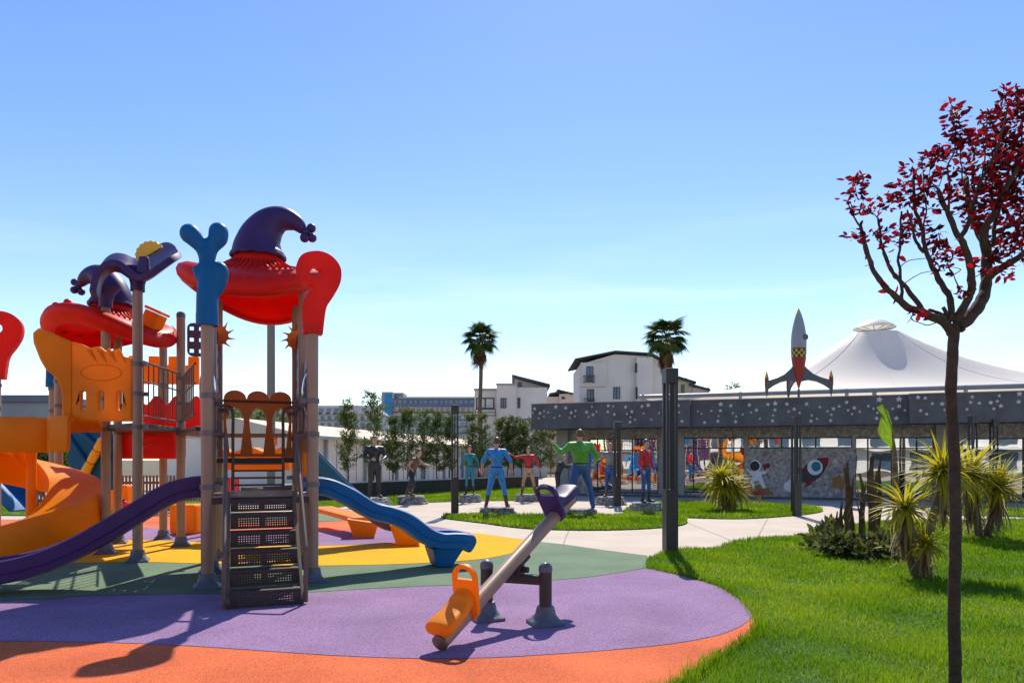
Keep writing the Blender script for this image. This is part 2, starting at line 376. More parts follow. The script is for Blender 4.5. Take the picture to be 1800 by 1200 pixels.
def inpoly(x, y, P):
    P = np.array(P); r = np.zeros(len(x), bool); j = len(P)-1
    for i in range(len(P)):
        xi, yi = P[i]; xj, yj = P[j]
        c = ((yi > y) != (yj > y)) & (x < (xj-xi)*(y-yi)/(yj-yi+1e-12)+xi); r ^= c; j = i
    return r
def scatter(P, dens, ymin=0, ymax=99):
    P = np.array(P); x0, y0 = P.min(0); x1, y1 = P.max(0); y0 = max(y0, ymin); y1 = min(y1, ymax)
    if y1 <= y0: return np.zeros(0), np.zeros(0)
    n = int(dens*(x1-x0)*(y1-y0)); x = rng.uniform(x0, x1, n); y = rng.uniform(y0, y1, n)
    k = inpoly(x, y, P) & (np.abs(x) < y*.82+2.0); return x[k], y[k]
def blades(x, y, h, w, z0, name, cols):
    n = len(x); a = rng.uniform(0, 2*np.pi, n); lean = rng.normal(0, .38, n)*h; la = rng.uniform(0, 2*np.pi, n)
    cl = np.array([noise.noise(Vector((float(p*1.7), float(q*1.7), 0))) for p, q in zip(x, y)])
    c3 = np.array([noise.noise(Vector((float(p*.8), float(q*.8), 5))) for p, q in zip(x, y)])
    tuft = rng.random(n) < .05; h = h*(1+.75*cl)*rng.uniform(.5, 1.3, n)*np.where(tuft, 1.45, 1); dx = np.cos(a)*w/2; dy = np.sin(a)*w/2; tx = np.cos(la)*lean; ty = np.sin(la)*lean
    v = np.zeros((n, 5, 3)); z = np.full(n, z0)
    v[:, 0] = np.stack([x-dx, y-dy, z], 1); v[:, 1] = np.stack([x+dx, y+dy, z], 1)
    v[:, 2] = np.stack([x+dx*.8+tx*.4, y+dy*.8+ty*.4, z+h*.6], 1); v[:, 3] = np.stack([x-dx*.8+tx*.4, y-dy*.8+ty*.4, z+h*.6], 1)
    v[:, 4] = np.stack([x+tx*1.3, y+ty*1.3, z+h], 1)
    me = bpy.data.meshes.new(name); me.vertices.add(n*5); me.vertices.foreach_set('co', v.ravel())
    b = (np.arange(n)*5)[:, None]; lp = np.concatenate([b+np.array([[0, 1, 2, 3]]), b+np.array([[3, 2, 4]])], 1).ravel()
    me.loops.add(n*7); me.loops.foreach_set('vertex_index', lp.astype(np.int32))
    me.polygons.add(n*2); st = (np.arange(n)*7)[:, None]+np.array([[0, 4]]); me.polygons.foreach_set('loop_start', st.ravel().astype(np.int32))
    me.update(calc_edges=True)
    col = me.color_attributes.new('Col', 'FLOAT_COLOR', 'POINT'); c = np.array(cols); t = np.clip(rng.uniform(0, 1, n)*.7+.6*c3+.25*cl+.15, 0, 1)[:, None]
    base = c[0]*(1-t)+c[1]*t; dry = rng.random(n) < np.clip(.03+.12*c3, 0, 1); base[dry] = np.array(c[2])
    cc = np.ones((n, 5, 4)); cc[:, :, :3] = base[:, None, :]; col.data.foreach_set('color', cc.ravel())
    me.materials.append(M_['grassblade']); o = bpy.data.objects.new(name, me); link(o); o['kind'] = 'stuff'; return o
GC = [(.085, .2, .004), (.27, .41, .01), (.5, .42, .08)]
xs, ys, hs, ws = [], [], [], []
for d0, y0, y1, h, w in ((6500, 2.8, 6.2, .04, .0042), (4200, 6.2, 8.5, .042, .0058), (2200, 8.5, 12, .045, .009), (1100, 12, 26, .055, .014)):
    x, y = scatter(lawns['lawn_near'], d0, y0, y1); k = (x < y*.80+1.0); x, y = x[k], y[k]
    xs.append(x); ys.append(y); hs.append(np.full(len(x), h)); ws.append(np.full(len(x), w))
ex, ey = [], []
for i in range(len(edge)-1):
    a_, b_ = Vector(edge[i]), Vector(edge[i+1]); nE = (b_-a_).orthogonal().normalized(); nE = -nE if nE.x < 0 else nE
    for q in range(int((b_-a_).length*420)): w_ = a_.lerp(b_, random.random())+nE*random.gauss(.03, .035); ex.append(w_.x); ey.append(w_.y)
xs.append(np.array(ex)); ys.append(np.array(ey)); hs.append(np.full(len(ex), .075)); ws.append(np.full(len(ex), .006))
g = blades(np.concatenate(xs), np.concatenate(ys), np.concatenate(hs), np.concatenate(ws), .006, 'grass', GC)
tag(g, 'bright green mown grass of the large lawn beside the rubber floor', 'grass')
for k, nm, dn in (('lawn_island', 'narrow grass island in the pale paving before the seesaw', 1000), ('lawn_by_pavilion', 'grass bed in front of the mural wall of the pavilion', 700),
              ('lawn_by_planter', 'strip of grass along the dark planter wall behind the statues', 380), ('lawn_right_rear', 'small grass bed by the pavilion at the right edge', 400), ('lawn_left_rear', 'grass behind the play structure by the wooden fence', 260)):
    x, y = scatter(lawns[k], dn); tag(blades(x, y, np.full(len(x), .07), np.full(len(x), .02), .024, 'grass', GC), nm, 'grass')
print('grass done')
# paving joints
def strip(a, b, w=.012):
    a, b = Vector(a), Vector(b); n = (b-a).cross(Vector((0, 0, 1))).normalized()*w/2
    return [(a-n)[:2], (a+n)[:2], (b+n)[:2], (b-n)[:2]]
mat('joint', (.3, .26, .22), .9, .1, 2)
for a, b in (((750, 922), (790, 911)), ((1209, 919), (1300, 955)), ((880, 881), (800, 905)), ((1000, 931), (990, 957)), ((1350, 910), (1330, 947)), ((980, 881), (1000, 906))):
    sheet('paving_joint', strip(gp(*a), gp(*b), .03), .003, 'joint')

# ---------------- pavilion ----------------
wv = Vector((.95, -.313, 0)).normalized(); nv = Vector((.313, .95, 0)).normalized(); FO = Vector((7.47, 28, 0))
def fs(px, t=0):
    O = FO+nv*t; k = (px-900)/FPX; return (k*O.y-O.x)/(wv.x-k*wv.y)
def fz(px, py, t=0):
    p = FO+nv*t+wv*fs(px, t); return EYE-(py-HZ)/FPX*p.y
def fp(s, t, z): return FO+wv*s+nv*t+Vector((0, 0, z))
def fbox(mb, s0, s1, t0, t1, z0, z1):
    return mb.hexa([fp(s0, t0, z0), fp(s1, t0, z0), fp(s1, t1, z0), fp(s0, t1, z0), fp(s0, t0, z1), fp(s1, t0, z1), fp(s1, t1, z1), fp(s0, t1, z1)])
TW = 1.9; ZB, ZT = 2.90, 3.98
pav = thing('pavilion', fp(0, TW, 0), 'long low dark grey pavilion with white stars along its fascia', 'building')
starP = [(math.cos(math.pi/2+i*math.pi/5)*(1 if i % 2 == 0 else .46), math.sin(math.pi/2+i*math.pi/5)*(1 if i % 2 == 0 else .46)) for i in range(10)]
smb = MB(); smb.plate(starP, [], (0, 0, 0), (1, 0, 0), (0, 0, 1), .03); star_me = smb.mesh('star', M_['star'])
fm = Matrix((wv, nv, Vector((0, 0, 1)))).transposed().to_4x4()
stars = {'A': [(934+x/5.4536, 660+y/5.4536, r) for x, y, r in ((110,317,18),(92,357,10),(160,360,17),(200,340,12),(238,352,12),(198,393,11),(148,410,11),(312,299,21),(407,309,18),(349,385,12),(297,404,11),(460,355,17),(502,336,12),(495,390,11),(444,405,11),(657,298,12),(607,350,18),(701,345,12),(668,374,17),(626,394,11),(814,288,18),(861,293,12),(809,347,17),(873,371,17),(980,300,18),(1040,345,17),(993,367,12),(1026,397,12),(1070,422,12),(1023,444,17),(1137,295,18),(1197,283,22),(1153,361,12),(1227,421,12),(1303,357,12),(1345,283,20),(1345,338,12),(1380,418,11),(1487,287,18),(1493,352,12),(1520,437,18))],
 'B': [(1180+x/5, 680+y/5, r) for x, y, r in ((233,214,10),(266,236,10),(352,210,11),(434,151,22),(432,207,17),(415,255,10),(409,300,17),(292,312,17),(523,164,18),(540,229,11),(570,259,11),(565,304,17),(628,240,11),(686,157,18),(748,203,18),(700,223,11),(779,278,11),(849,153,18),(913,144,22),(910,201,17),(895,250,11),(889,297,17),(1016,150,18),(1080,194,18),(1031,215,12),(1127,226,12),(1060,296,15),(1189,149,18),(1234,249,12),(1281,278,12),(1227,298,17),(1305,176,13),(1372,212,12),(1424,191,18),(1475,169,13),(1407,243,13),(1401,294,17),(1541,134,18),(1608,183,18),(1553,204,12),(1656,217,13),(1588,237,12),(1660,80,1))][:-1]+[(1480+x/5, 680+y/5, r) for x, y, r in ((231,167,13),(275,190,12),(328,110,27),(501,107,27),(501,169,20),(445,190,13),(552,205,13),(310,226,13),(305,276,18),(477,274,20))],
 'C': [(1480+x/5, 680+y/5, r) for x, y, r in ((668,91,20),(731,97,16),(794,146,15),(880,148,20),(905,201,15),(691,207,16),(743,238,15),(1145,87,16),(1129,135,16),(1206,142,16),(1097,196,15),(1306,137,20),(1363,126,16),(1381,78,16),(1395,166,20),(1333,191,15),(1558,60,22),(1551,130,20))]}
ends = {'A': (fs(934, -.25), fs(1213, -.25), -.25), 'B': (fs(1214), fs(1599), 0), 'C': (fs(1599, -.3), fs(1599, -.3)+13, -.3)}
for k, (s0, s1, t) in ends.items():
    mb = MB(); fbox(mb, s0, s1, t, t+.28, ZB, ZT); fa = mb.build('fascia_panel', M_['fascia'], pav, bevel=.01)
    mb = MB(); fbox(mb, s0-.01, s1+.01 if k == 'C' else s1, t-.03, t+.4, ZT, ZT+.03); mb.build('coping', M_['pillar'], fa)
    for px, py, r in stars[k]:
        if k == 'A': px -= 14
        s = fs(px, t); z = fz(px, py, t); sc = {True: 5.45}.get(k == 'A', 5.0)
        rr = r/sc*1.12/FPX*(fp(s, t, 0).y)
        inst('star', star_me, fa, Matrix.Translation(fp(s, t-.012, z)) @ fm @ Matrix.Rotation(random.uniform(-.25, .25), 4, 'Y') @ Matrix.Diagonal((rr, 1, rr, 1)))
mb = MB(); fbox(mb, ends['A'][0], ends['C'][1], .35, 9, ZB+.05, ZT-.12); mb.build('roof_slab', M_['fascia'], pav)
mb = MB(); fbox(mb, fs(1000, TW), ends['C'][1], TW+.35, TW+.5, 0, ZB+.05); 
mb.build('inner_wall', M_['frame'], pav)
# wall panels around windows: list of openings (px0,px1,py0,py1)
def sx(px): return fs(px, TW)
def zz(px, py): return fz(px, py, TW)
openings = [(1036, 1156, 770, 878), (1202, 1308, 768, 866), (1315, 1498, 768, 787.5), (1504, 1641, 768, 876), (1690, 1900, 769, 884)]
cur = sx(982); zt = ZB+.05
for (a, b, p, q) in openings:
    s0, s1 = sx(a), sx(b); z1 = zz((a+b)/2, p); z0 = max(.05, zz((a+b)/2, q))
    if s0 > cur: mb = MB(); fbox(mb, cur, s0, TW, TW+.3, 0, zt); mb.build('wall', M_['stone'], pav)
    mb = MB(); fbox(mb, s0, s1, TW, TW+.3, z1, zt); mb.build('wall_lintel', M_['stone'], pav)
    if z0 > .02: mb = MB(); fbox(mb, s0, s1, TW, TW+.3, 0, z0); mb.build('wall_sill', M_['stone'], pav)
    cur = s1
mb = MB(); fbox(mb, cur, ends['C'][1], TW, TW+.3, 0, zt); mb.build('wall', M_['stone'], pav)
for a, b in ((980, 1000), (1160, 1203), (1643, 1690)):
    mb = MB(); fbox(mb, sx(a), sx(b), TW-.22 if a != 1160 else TW-.12, TW-.004, 0, zt-.01); mb.build('pillar', M_['pillar'], pav, bevel=.01)
def win(a, b, p, q, vs, hs_):
    s0, s1 = sx(a), sx(b); z1 = zz((a+b)/2, p); z0 = max(.05, zz((a+b)/2, q)); w = thing_part = None
    S_ = [s0]+[sx(v) for v in vs]+[s1]; Z = [z0]+[zz((a+b)/2, h) for h in hs_]+[z1]
    fr = MB(); e = .05
    for s in S_: fbox(fr, s-e/2 if s != s0 else s, s+e/2 if s != s1 else s, TW+.03, TW+.12, z0, z1)
    for i, z in enumerate(Z):
        zl, zh = (z, z+e) if i == 0 else ((z-e, z) if i == len(Z)-1 else (z-e/2, z+e/2))
        for i2 in range(len(S_)-1): fbox(fr, S_[i2]+e/2+.001, S_[i2+1]-e/2-.001, TW+.035, TW+.115, zl, zh)
    wo_ = fr.build('window', M_['frame'], pav)
    for i in range(len(S_)-1):
        for j in range(len(Z)-1):
            g = MB(); fbox(g, S_[i]+.02, S_[i+1]-.02, TW+.07, TW+.08, Z[j]+.02, Z[j+1]-.02); g.build('pane', M_['glass'], wo_)
win(*openings[0], [1050, 1111], [791]); win(*openings[1], [1219, 1290], [787.5]); win(*openings[2], [1374, 1434], [])
win(*openings[3], [1526, 1568, 1612], [787.5]); win(*openings[4], [1748, 1800], [791])
# blue posters inside left window
mat('poster', (.08, .3, .75), .5, .05, 3)
for a, b, p, q in ((1114, 1150, 795, 824), (1036, 1049, 794, 824)):
    mb = MB(); fbox(mb, sx(a), sx(b), TW+.05, TW+.06, zz(a, q), zz(a, p)); mb.build('blue_poster', M_['poster'], pav)
# dark paving at the foot of the wall
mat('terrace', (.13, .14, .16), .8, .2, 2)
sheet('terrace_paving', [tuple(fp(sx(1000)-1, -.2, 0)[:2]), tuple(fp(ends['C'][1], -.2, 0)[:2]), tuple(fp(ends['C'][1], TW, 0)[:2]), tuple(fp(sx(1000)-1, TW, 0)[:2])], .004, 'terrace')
# mural (painted plates on the wall)
mat('m_white', (.78, .78, .8), .8, .1, 6); mat('m_grey', (.06, .06, .07), .8, .1, 6); mat('m_red', (.3, .015, .02), .8, .1, 6); mat('m_teal', (.03, .2, .26), .8, .1, 6); mat('m_tan', (.33, .17, .05), .8, .15, 6); mat('m_black', (.012, .012, .014), .4, .1, 6)
def mural(name, pts, m, lift, parent, zoom=(1180, 680, 5)):
    P = []
    for x, y in pts:
        px, py = zoom[0]+x/zoom[2], zoom[1]+y/zoom[2]; P.append((fs(px, TW), fz(px, py, TW)))
    c = (sum(p[0] for p in P)/len(P), sum(p[1] for p in P)/len(P)); mb = MB()
    mb.plate([(p[0]-c[0], p[1]-c[1]) for p in P], [], fp(c[0], TW-lift, c[1]), wv, (0, 0, 1), .006); return mb.build(name, M_[m], parent)
def circ(x, y, r, n=20, ry=None): return [(x+r*math.cos(2*math.pi*i/n), y+(ry or r)*math.sin(2*math.pi*i/n)) for i in range(n)]
md = mural('mural_mound', [(650, 945), (700, 880), (760, 850), (800, 862), (850, 880), (905, 950)], 'm_tan', .004, pav)
a = mural('mural_astronaut', [(715, 745), (690, 735), (668, 712), (660, 722), (690, 762), (712, 778), (712, 800), (695, 830), (715, 890), (735, 888), (722, 835), (742, 822), (770, 822), (800, 888), (835, 886), (800, 800), (792, 770), (835, 758), (838, 735), (800, 738), (775, 735)], 'm_white', .010, pav)
mural('helmet', circ(738, 692, 52), 'm_white', .016, a); mural('visor', circ(733, 693, 43), 'm_black', .022, a); mural('flag', [(800, 685), (855, 665), (875, 690), (860, 705), (815, 722)], 'm_red', .010, a)
mural('flag_pole', [(800, 685), (808, 682), (865, 800), (858, 803)], 'm_grey', .007, a)
r_ = mural('mural_rocket', [(1385, 617), (1300, 622), (1220, 650), (1170, 695), (1145, 745), (1130, 790), (1150, 830), (1190, 845), (1240, 835), (1300, 795), (1345, 740), (1375, 680)], 'm_grey', .008, pav)
mural('nose', [(1385, 617), (1290, 624), (1330, 650), (1352, 700), (1378, 670)], 'm_red', .014, r_); mural('porthole_rim', circ(1262, 705, 68), 'm_white', .014, r_); mural('porthole', circ(1272, 697, 42), 'm_teal', .020, r_)
mural('fin', [(1178, 708), (1120, 712), (1090, 760), (1140, 755), (1160, 750)], 'm_red', .014, r_); mural('fin', [(1190, 845), (1210, 795), (1240, 790), (1235, 850), (1160, 890)], 'm_red', .020, r_)
mural('mural_cloud', [(985, 870), (1000, 845), (1020, 835), (1035, 815), (1055, 812), (1072, 830), (1072, 900), (1055, 918), (1030, 915), (1010, 910), (995, 895)], 'm_white', .005, pav)
mural('mural_star', [(1480, 765), (1505, 800), (1545, 828), (1518, 862), (1497, 925), (1465, 885), (1398, 885), (1420, 840), (1402, 785), (1445, 792)], 'm_tan', .005, pav)

# roof rocket sculpture (plain retro rocket)
mat('rk_grey', (.3, .32, .34), .45, .06, 3); mat('rk_red', (.33, .02, .015), .45, .08, 3); mat('rk_yel', (.6, .4, .03), .5, .05, 3); mat('rk_blk', (.02, .02, .02), .5, .05, 3); mat('rk_dark', (.1, .105, .115), .5, .1, 3)
rs = fs(1404, .7); rp = fp(rs, .7, ZT-.1); k_ = rp.y/FPX
rk = thing('rocket_sculpture', rp, 'retro rocket sculpture with checkered band standing on the pavilion roof', 'sculpture')
def rz(py): return EYE-(py-HZ)*k_
def prof(l): return [(r*k_, rz(y)) for r, y in l]
c0 = (rp.x, rp.y, 0)
mb = MB(); mb.lathe(prof([(12.8, 612), (13, 600), (12.2, 588), (10.2, 574), (7.5, 562), (4.6, 552)]), c0, 20); body = mb.build('body', M_['rk_grey'], rk, True)
mb = MB(); mb.lathe(prof([(4.6, 552), (2.2, 546), (.1, 541)]), c0, 16); mb.build('nose_cone', M_['rk_yel'], rk, True)
mb = MB(); mb.lathe(prof([(12.3, 628), (10.5, 642), (8, 655), (5, 668), (2.2, 678), (.6, 684)]), c0, 20); mb.build('lower_body', M_['rk_red'], rk, True)
mb = MB(); mb.lathe(prof([(12.8, 612), (12.9, 614.5)]), c0, 20); mb.build('red_band', M_['rk_red'], rk, True)
chk = MB(); N = 18
for i in range(N):
    for j in range(3):
        a0, a1 = 2*math.pi*i/N, 2*math.pi*(i+1)/N; r0, r1 = (12.9-.2*j)*k_, (12.9-.2*(j+1))*k_; z0, z1 = rz(614.5+j*4.5), rz(614.5+(j+1)*4.5)
        chk.mi = (i+j) % 2
        chk.add([(c0[0]+r0*math.cos(a0), c0[1]+r0*math.sin(a0), z0), (c0[0]+r0*math.cos(a1), c0[1]+r0*math.sin(a1), z0), (c0[0]+r1*math.cos(a1), c0[1]+r1*math.sin(a1), z1), (c0[0]+r1*math.cos(a0), c0[1]+r1*math.sin(a0), z1)], [(0, 1, 2, 3)])
chk.build('checkered_band', [M_['rk_blk'], M_['rk_yel']], rk)
mb = MB(); mb.tube([Vector(c0)+Vector((.55*13*k_, -.84*12.6*k_, rz(594))), Vector(c0)+Vector((.6*13*k_, -.9*13.6*k_, rz(594)))], 5*k_, 16); mb.build('porthole', M_['rk_dark'], body)
for q in (R(-8), R(172), R(86)):
    dv = Vector((math.cos(q), math.sin(q), 0)); mb = MB()
    up_ = [(6, 638), (14, 648), (24, 657), (36, 663), (52, 668)]; lo = [(52, 684), (42, 677), (30, 671), (16, 668), (4, 670)]
    mb.plate([(r*k_, rz(y)) for r, y in up_+lo], [], c0, dv, (0, 0, 1), .07); fn_ = mb.build('fin', M_['rk_dark'], rk, bevel=.01)
    pc = Vector(c0)+dv*54*k_
    mb = MB(); mb.lathe(prof([(.5, 697), (2.5, 688), (3.6, 674), (3.6, 672)]), pc, 12); mb.build('pod', M_['rk_dark'], fn_, True)
    mb = MB(); mb.lathe(prof([(3.6, 672), (3.5, 664), (3.4, 663)]), pc, 12); mb.build('pod_band', M_['rk_red'], fn_, True)
    mb = MB(); mb.lathe(prof([(3.4, 663), (2, 657), (.1, 651)]), pc, 12); mb.build('pod_tip', M_['rk_yel'], fn_, True)
mb = MB(); mb.tube([(rp.x, rp.y, rz(684)), (rp.x, rp.y, ZT-.15)], .05, 8); mb.build('stand_pole', M_['rk_dark'], rk)

# tension tent behind the pavilion
TY = 46; TR = Matrix.Rotation(-math.atan(.33), 3, 'Z'); tc_ = at(1537, 690, TY); tent = thing('tent_roof', (tc_.x, TY, 0), 'white tensile tent roof with a peaked cap behind the pavilion', 'tent')
def tprof(u):   # 0 at the ring, 1 at the edge
    return 9.75-4.0*(1-(1-u)**2.1)
mb = MB(); NA, NRr = 64, 18; ze = 5.56; vs = []; fsx = []
for i in range(NRr+1):
    u = i/NRr
    for j in range(NA):
        q = 2*math.pi*j/NA; c, s_ = math.cos(q), math.sin(q)
        ed = 1/max(abs(c)/14.5, abs(s_)/8.8); r = 1.55+(ed-1.55)*u
        z = ze+(10.0-ze)*((1-u)**2.3)
        w_ = TR @ Vector((r*c, r*s_, 0)); vs.append((tc_.x+w_.x, TY+w_.y, z))
for i in range(NRr):
    for j in range(NA):
        j2 = (j+1) % NA; fsx.append((i*NA+j, (i+1)*NA+j, (i+1)*NA+j2, i*NA+j2))
mb.add(vs, fsx); mem = mb.build('membrane', M_['tent'], tent, True, 80)
for j in range(0, NA, 8):
    mb = MB(); mb.tube([Vector(vs[i*NA+j])+Vector((0, 0, .012)) for i in range(NRr+1)], .009, 5); mb.build('seam', M_['tent'], mem)
mb = MB(); mb.lathe([(.05, 10.95), (.7, 10.88), (1.2, 10.55), (1.32, 10.42), (1.3, 10.38)], (tc_.x, TY, 0), 28); cap = mb.build('cap', M_['tent'], tent, True)
for i in range(12):
    q = 2*math.pi*i/12; mb = MB(); mb.tube([(tc_.x, TY, 10.2), (tc_.x+1.28*math.cos(q), TY+1.28*math.sin(q), 10.4)], .025, 5); mb.build('rib', M_['steel'], cap)
mb = MB(); mb.tube([(tc_.x, TY, 0), (tc_.x, TY, 10.3)], .14, 10); mb.build('mast', M_['steel'], tent)
for (x0, y0, x1, y1) in ((-14.5, -8.8, 14.5, -8.8), (14.5, -8.8, 14.5, 8.8), (14.5, 8.8, -14.5, 8.8), (-14.5, 8.8, -14.5, -8.8)):
    mb = MB(); mb.tube([Vector((tc_.x, TY, ze-.12))+TR @ Vector((x0, y0, 0)), Vector((tc_.x, TY, ze-.12))+TR @ Vector((x1, y1, 0))], .13, 10); mb.build('edge_beam', M_['steel'], tent)
for x0 in (-14.3, -8.6, -2.9, 2.9, 8.6, 14.3):
    w_ = TR @ Vector((x0, -8.8, 0)); mb = MB(); mb.tube([(tc_.x+w_.x, TY+w_.y, 0), (tc_.x+w_.x, TY+w_.y, ze)], .1, 8); mb.build('column', M_['steel'], tent)

# ---------------- far buildings ----------------
def bbox(root, name, px0, px1, pt, pb, Y, depth, m, **k):
    a, b = at(px0, pt, Y), at(px1, pb, Y); z0 = min(b.z, 99) if pb < 900 else 0
    mb = MB(); mb.box(((a.x+b.x)/2, Y+depth/2, (a.z+z0)/2), (b.x-a.x, depth, a.z-z0)); return mb.build(name, M_[m], root, **k)
def bwin(root, px0, px1, pt, pb, Y, m='winblue', fr='frame', rec=.05):
    a, b = at(px0, pt, Y), at(px1, pb, Y); e = max(.06, (b.x-a.x)*.06); w, h = b.x-a.x, a.z-b.z; cx, cz = (a.x+b.x)/2, (a.z+b.z)/2
    mb = MB()
    mb.box((cx, Y-.03, a.z-e/2), (w, .1, e)); mb.box((cx, Y-.03, b.z+e/2), (w, .1, e))
    for sx_ in (a.x+e/2, b.x-e/2, cx): mb.box((sx_, Y-.03, cz), (e, .095, h-2*e-.002))
    f = mb.build('window', M_[fr], root); mb = MB(); mb.box((cx, Y-.02, cz), (w-.02, .03, h-.02)); mb.build('pane', M_[m], f); return f
def house(name, px, Y, label): return thing(name, (at(px, 800, Y).x, Y, 0), label, 'building')
# white three-storey villa
Y = 70; h = house('villa', 1090, Y, 'white three-storey house with gabled roof and balconies left of the right palm')
poly = [(1020, 640), (1080, 622.5), (1145, 626), (1166, 638), (1166, 900), (1020, 900)]
mb = MB(); P = [at(x, min(y, 860), Y) for x, y in poly]; P = [Vector((p.x, p.y, max(p.z, 0))) for p in P]; P[4].z = P[5].z = 0
mb.plate([(p.x, p.z) for p in P], [], (0, Y+4, 0), (1, 0, 0), (0, 0, 1), 8); mb.build('wall', M_['cream'], h)
for (x0, y0), (x1, y1) in (((1010, 634), (1080, 620)), ((1080, 620), (1143, 624)), ((1143, 624), (1169, 637))):
    a, b = at(x0, y0, Y), at(x1, y1, Y); mb = MB(); t_ = .16
    mb.hexa([a+Vector((0, -.6, 0)), b+Vector((0, -.6, 0)), b+Vector((0, 8.5, 0)), a+Vector((0, 8.5, 0)), a+Vector((0, -.6, t_)), b+Vector((0, -.6, t_)), b+Vector((0, 8.5, t_)), a+Vector((0, 8.5, t_))]); mb.build('roof', M_['roofdark'], h)
bbox(h, 'wall_bay', 1021, 1066, 637, 679, Y-.35, .34, 'offwhite'); bbox(h, 'wall_bay', 1119, 1148, 628, 760, Y-.5, .49, 'cream')
for a in ((1031, 1043, 644, 671, Y-.35), (1032, 1044, 684, 706, Y), (1078, 1090, 680, 701, Y), (1116, 1120, 638, 655, Y-.5), (1117, 1120.5, 680, 701, Y-.5)): bwin(h, *a)
for pyt in (660, 700):
    mb = MB(); a, b = at(1027, pyt, Y-1), at(1045, pyt+11, Y-1)
    for i in range(8): x = a.x+(b.x-a.x)*i/7; mb.tube([(x, Y-1, b.z), (x, Y-1, a.z)], .03, 5)
    mb.bar((a.x, Y-1, a.z), (b.x, Y-1, a.z), .07, .07); mb.bar((a.x, Y-1, b.z), (b.x, Y-1, b.z), .07, .07)
    for x in (a.x, b.x): mb.bar((x, Y-1, a.z), (x, Y-.3, a.z), .06, .06); mb.bar((x, Y-1, b.z), (x, Y-.3, b.z), .06, .06)
    mb.build('balcony_railing', M_['darkmetal'], h)
Y = 78; h2 = house('yellow_house', 1200, Y, 'pale yellow and pink house with sloping roofs behind the tall lamp column')
bbox(h2, 'wall', 1166, 1208, 664, 900, Y, 6, 'paleyellow'); bbox(h2, 'wall', 1208, 1218, 670, 900, Y-.1, 6, 'pink'); bbox(h2, 'wall', 1218, 1247, 681, 900, Y-.3, 6, 'pink')
for (x0, y0), (x1, y1) in (((1163, 649), (1174, 650)), ((1188, 663), (1224, 674)), ((1213, 677), (1249, 687))):
    a, b = at(x0, y0, Y-.6), at(x1, y1, Y-.6); mb = MB(); u_ = Vector((0, 0, .25)); d_ = Vector((0, 6, 0)); mb.hexa([a, b, b+d_, a+d_, a+u_, b+u_, b+d_+u_, a+d_+u_]); mb.build('roof', M_['roofdark'], h2)
bwin(h2, 1197, 1203, 676, 700, Y)
# white block with the mono-pitch roof
Y = 62; h3 = house('apartment_house', 900, Y, 'off-white flat-roofed house with curtained window behind the left palm')
bbox(h3, 'wall', 834, 873, 684, 900, Y, 8, 'offwhite'); bbox(h3, 'wall', 873, 908, 675, 900, Y-.4, 8, 'cream'); bbox(h3, 'wall', 908, 962, 681, 900, Y-.2, 8, 'offwhite')
mb = MB(); P = [at(x, y, Y+1) for x, y in ((905, 685), (905, 664), (962, 679), (962, 690))]; mb.plate([(p.x, p.z) for p in P], [], (0, Y+4, 0), (1, 0, 0), (0, 0, 1), 6); mb.build('upper_wall', M_['offwhite'], h3)
a, b = at(900, 662, Y), at(967, 679, Y); mb = MB(); u_ = Vector((0, 0, .22)); d_ = Vector((0, 8, 0)); mb.hexa([a, b, b+d_, a+d_, a+u_, b+u_, b+d_+u_, a+d_+u_]); mb.build('roof', M_['roofdark'], h3)
bbox(h3, 'parapet', 833, 874, 682.5, 686, Y-.15, .14, 'greywall'); bbox(h3, 'parapet', 872, 909, 673.5, 676.5, Y-.55, .14, 'greywall')
for a in ((837, 869, 699, 718.5, Y, 'curtain'), (880, 890, 699.5, 717, Y-.4), (910, 914.5, 699, 717, Y-.2), (880, 884.5, 738, 755, Y-.4), (914, 934, 736, 756, Y-.2, 'curtain'), (910.5, 917, 672, 679, Y+1)): bwin(h3, *a)
mb = MB(); a, b = at(836, 719, Y-.8), at(871, 730, Y-.8)
for z in (a.z, (a.z+b.z)/2, b.z): mb.bar((a.x, Y-.8, z), (b.x, Y-.8, z), .06, .06)
for x in (a.x, b.x): mb.bar((x, Y-.8, b.z), (x, Y-.8, a.z), .06, .06); mb.bar((x, Y-.8, b.z), (x, Y, b.z), .06, .06)
mb.build('balcony_railing', M_['darkmetal'], h3)
Y = 85; h4 = house('pink_house', 995, Y, 'small pale pink house with pitched roofs between the two white houses')
bbox(h4, 'wall', 962, 1022, 697, 900, Y, 6, 'pink'); bbox(h4, 'wall', 983, 1020, 692, 900, Y-.3, 6, 'pink')
for (x0, y0), (x1, y1) in (((966, 694), (984, 690.5)), ((980, 687), (1022, 697))):
    a, b = at(x0, y0, Y-.6), at(x1, y1, Y-.6); mb = MB(); u_ = Vector((0, 0, .25)); d_ = Vector((0, 6, 0)); mb.hexa([a, b, b+d_, a+d_, a+u_, b+u_, b+d_+u_, a+d_+u_]); mb.build('roof', M_['roofdark'], h4)
bwin(h4, 987, 993, 697, 701.5, Y-.3)
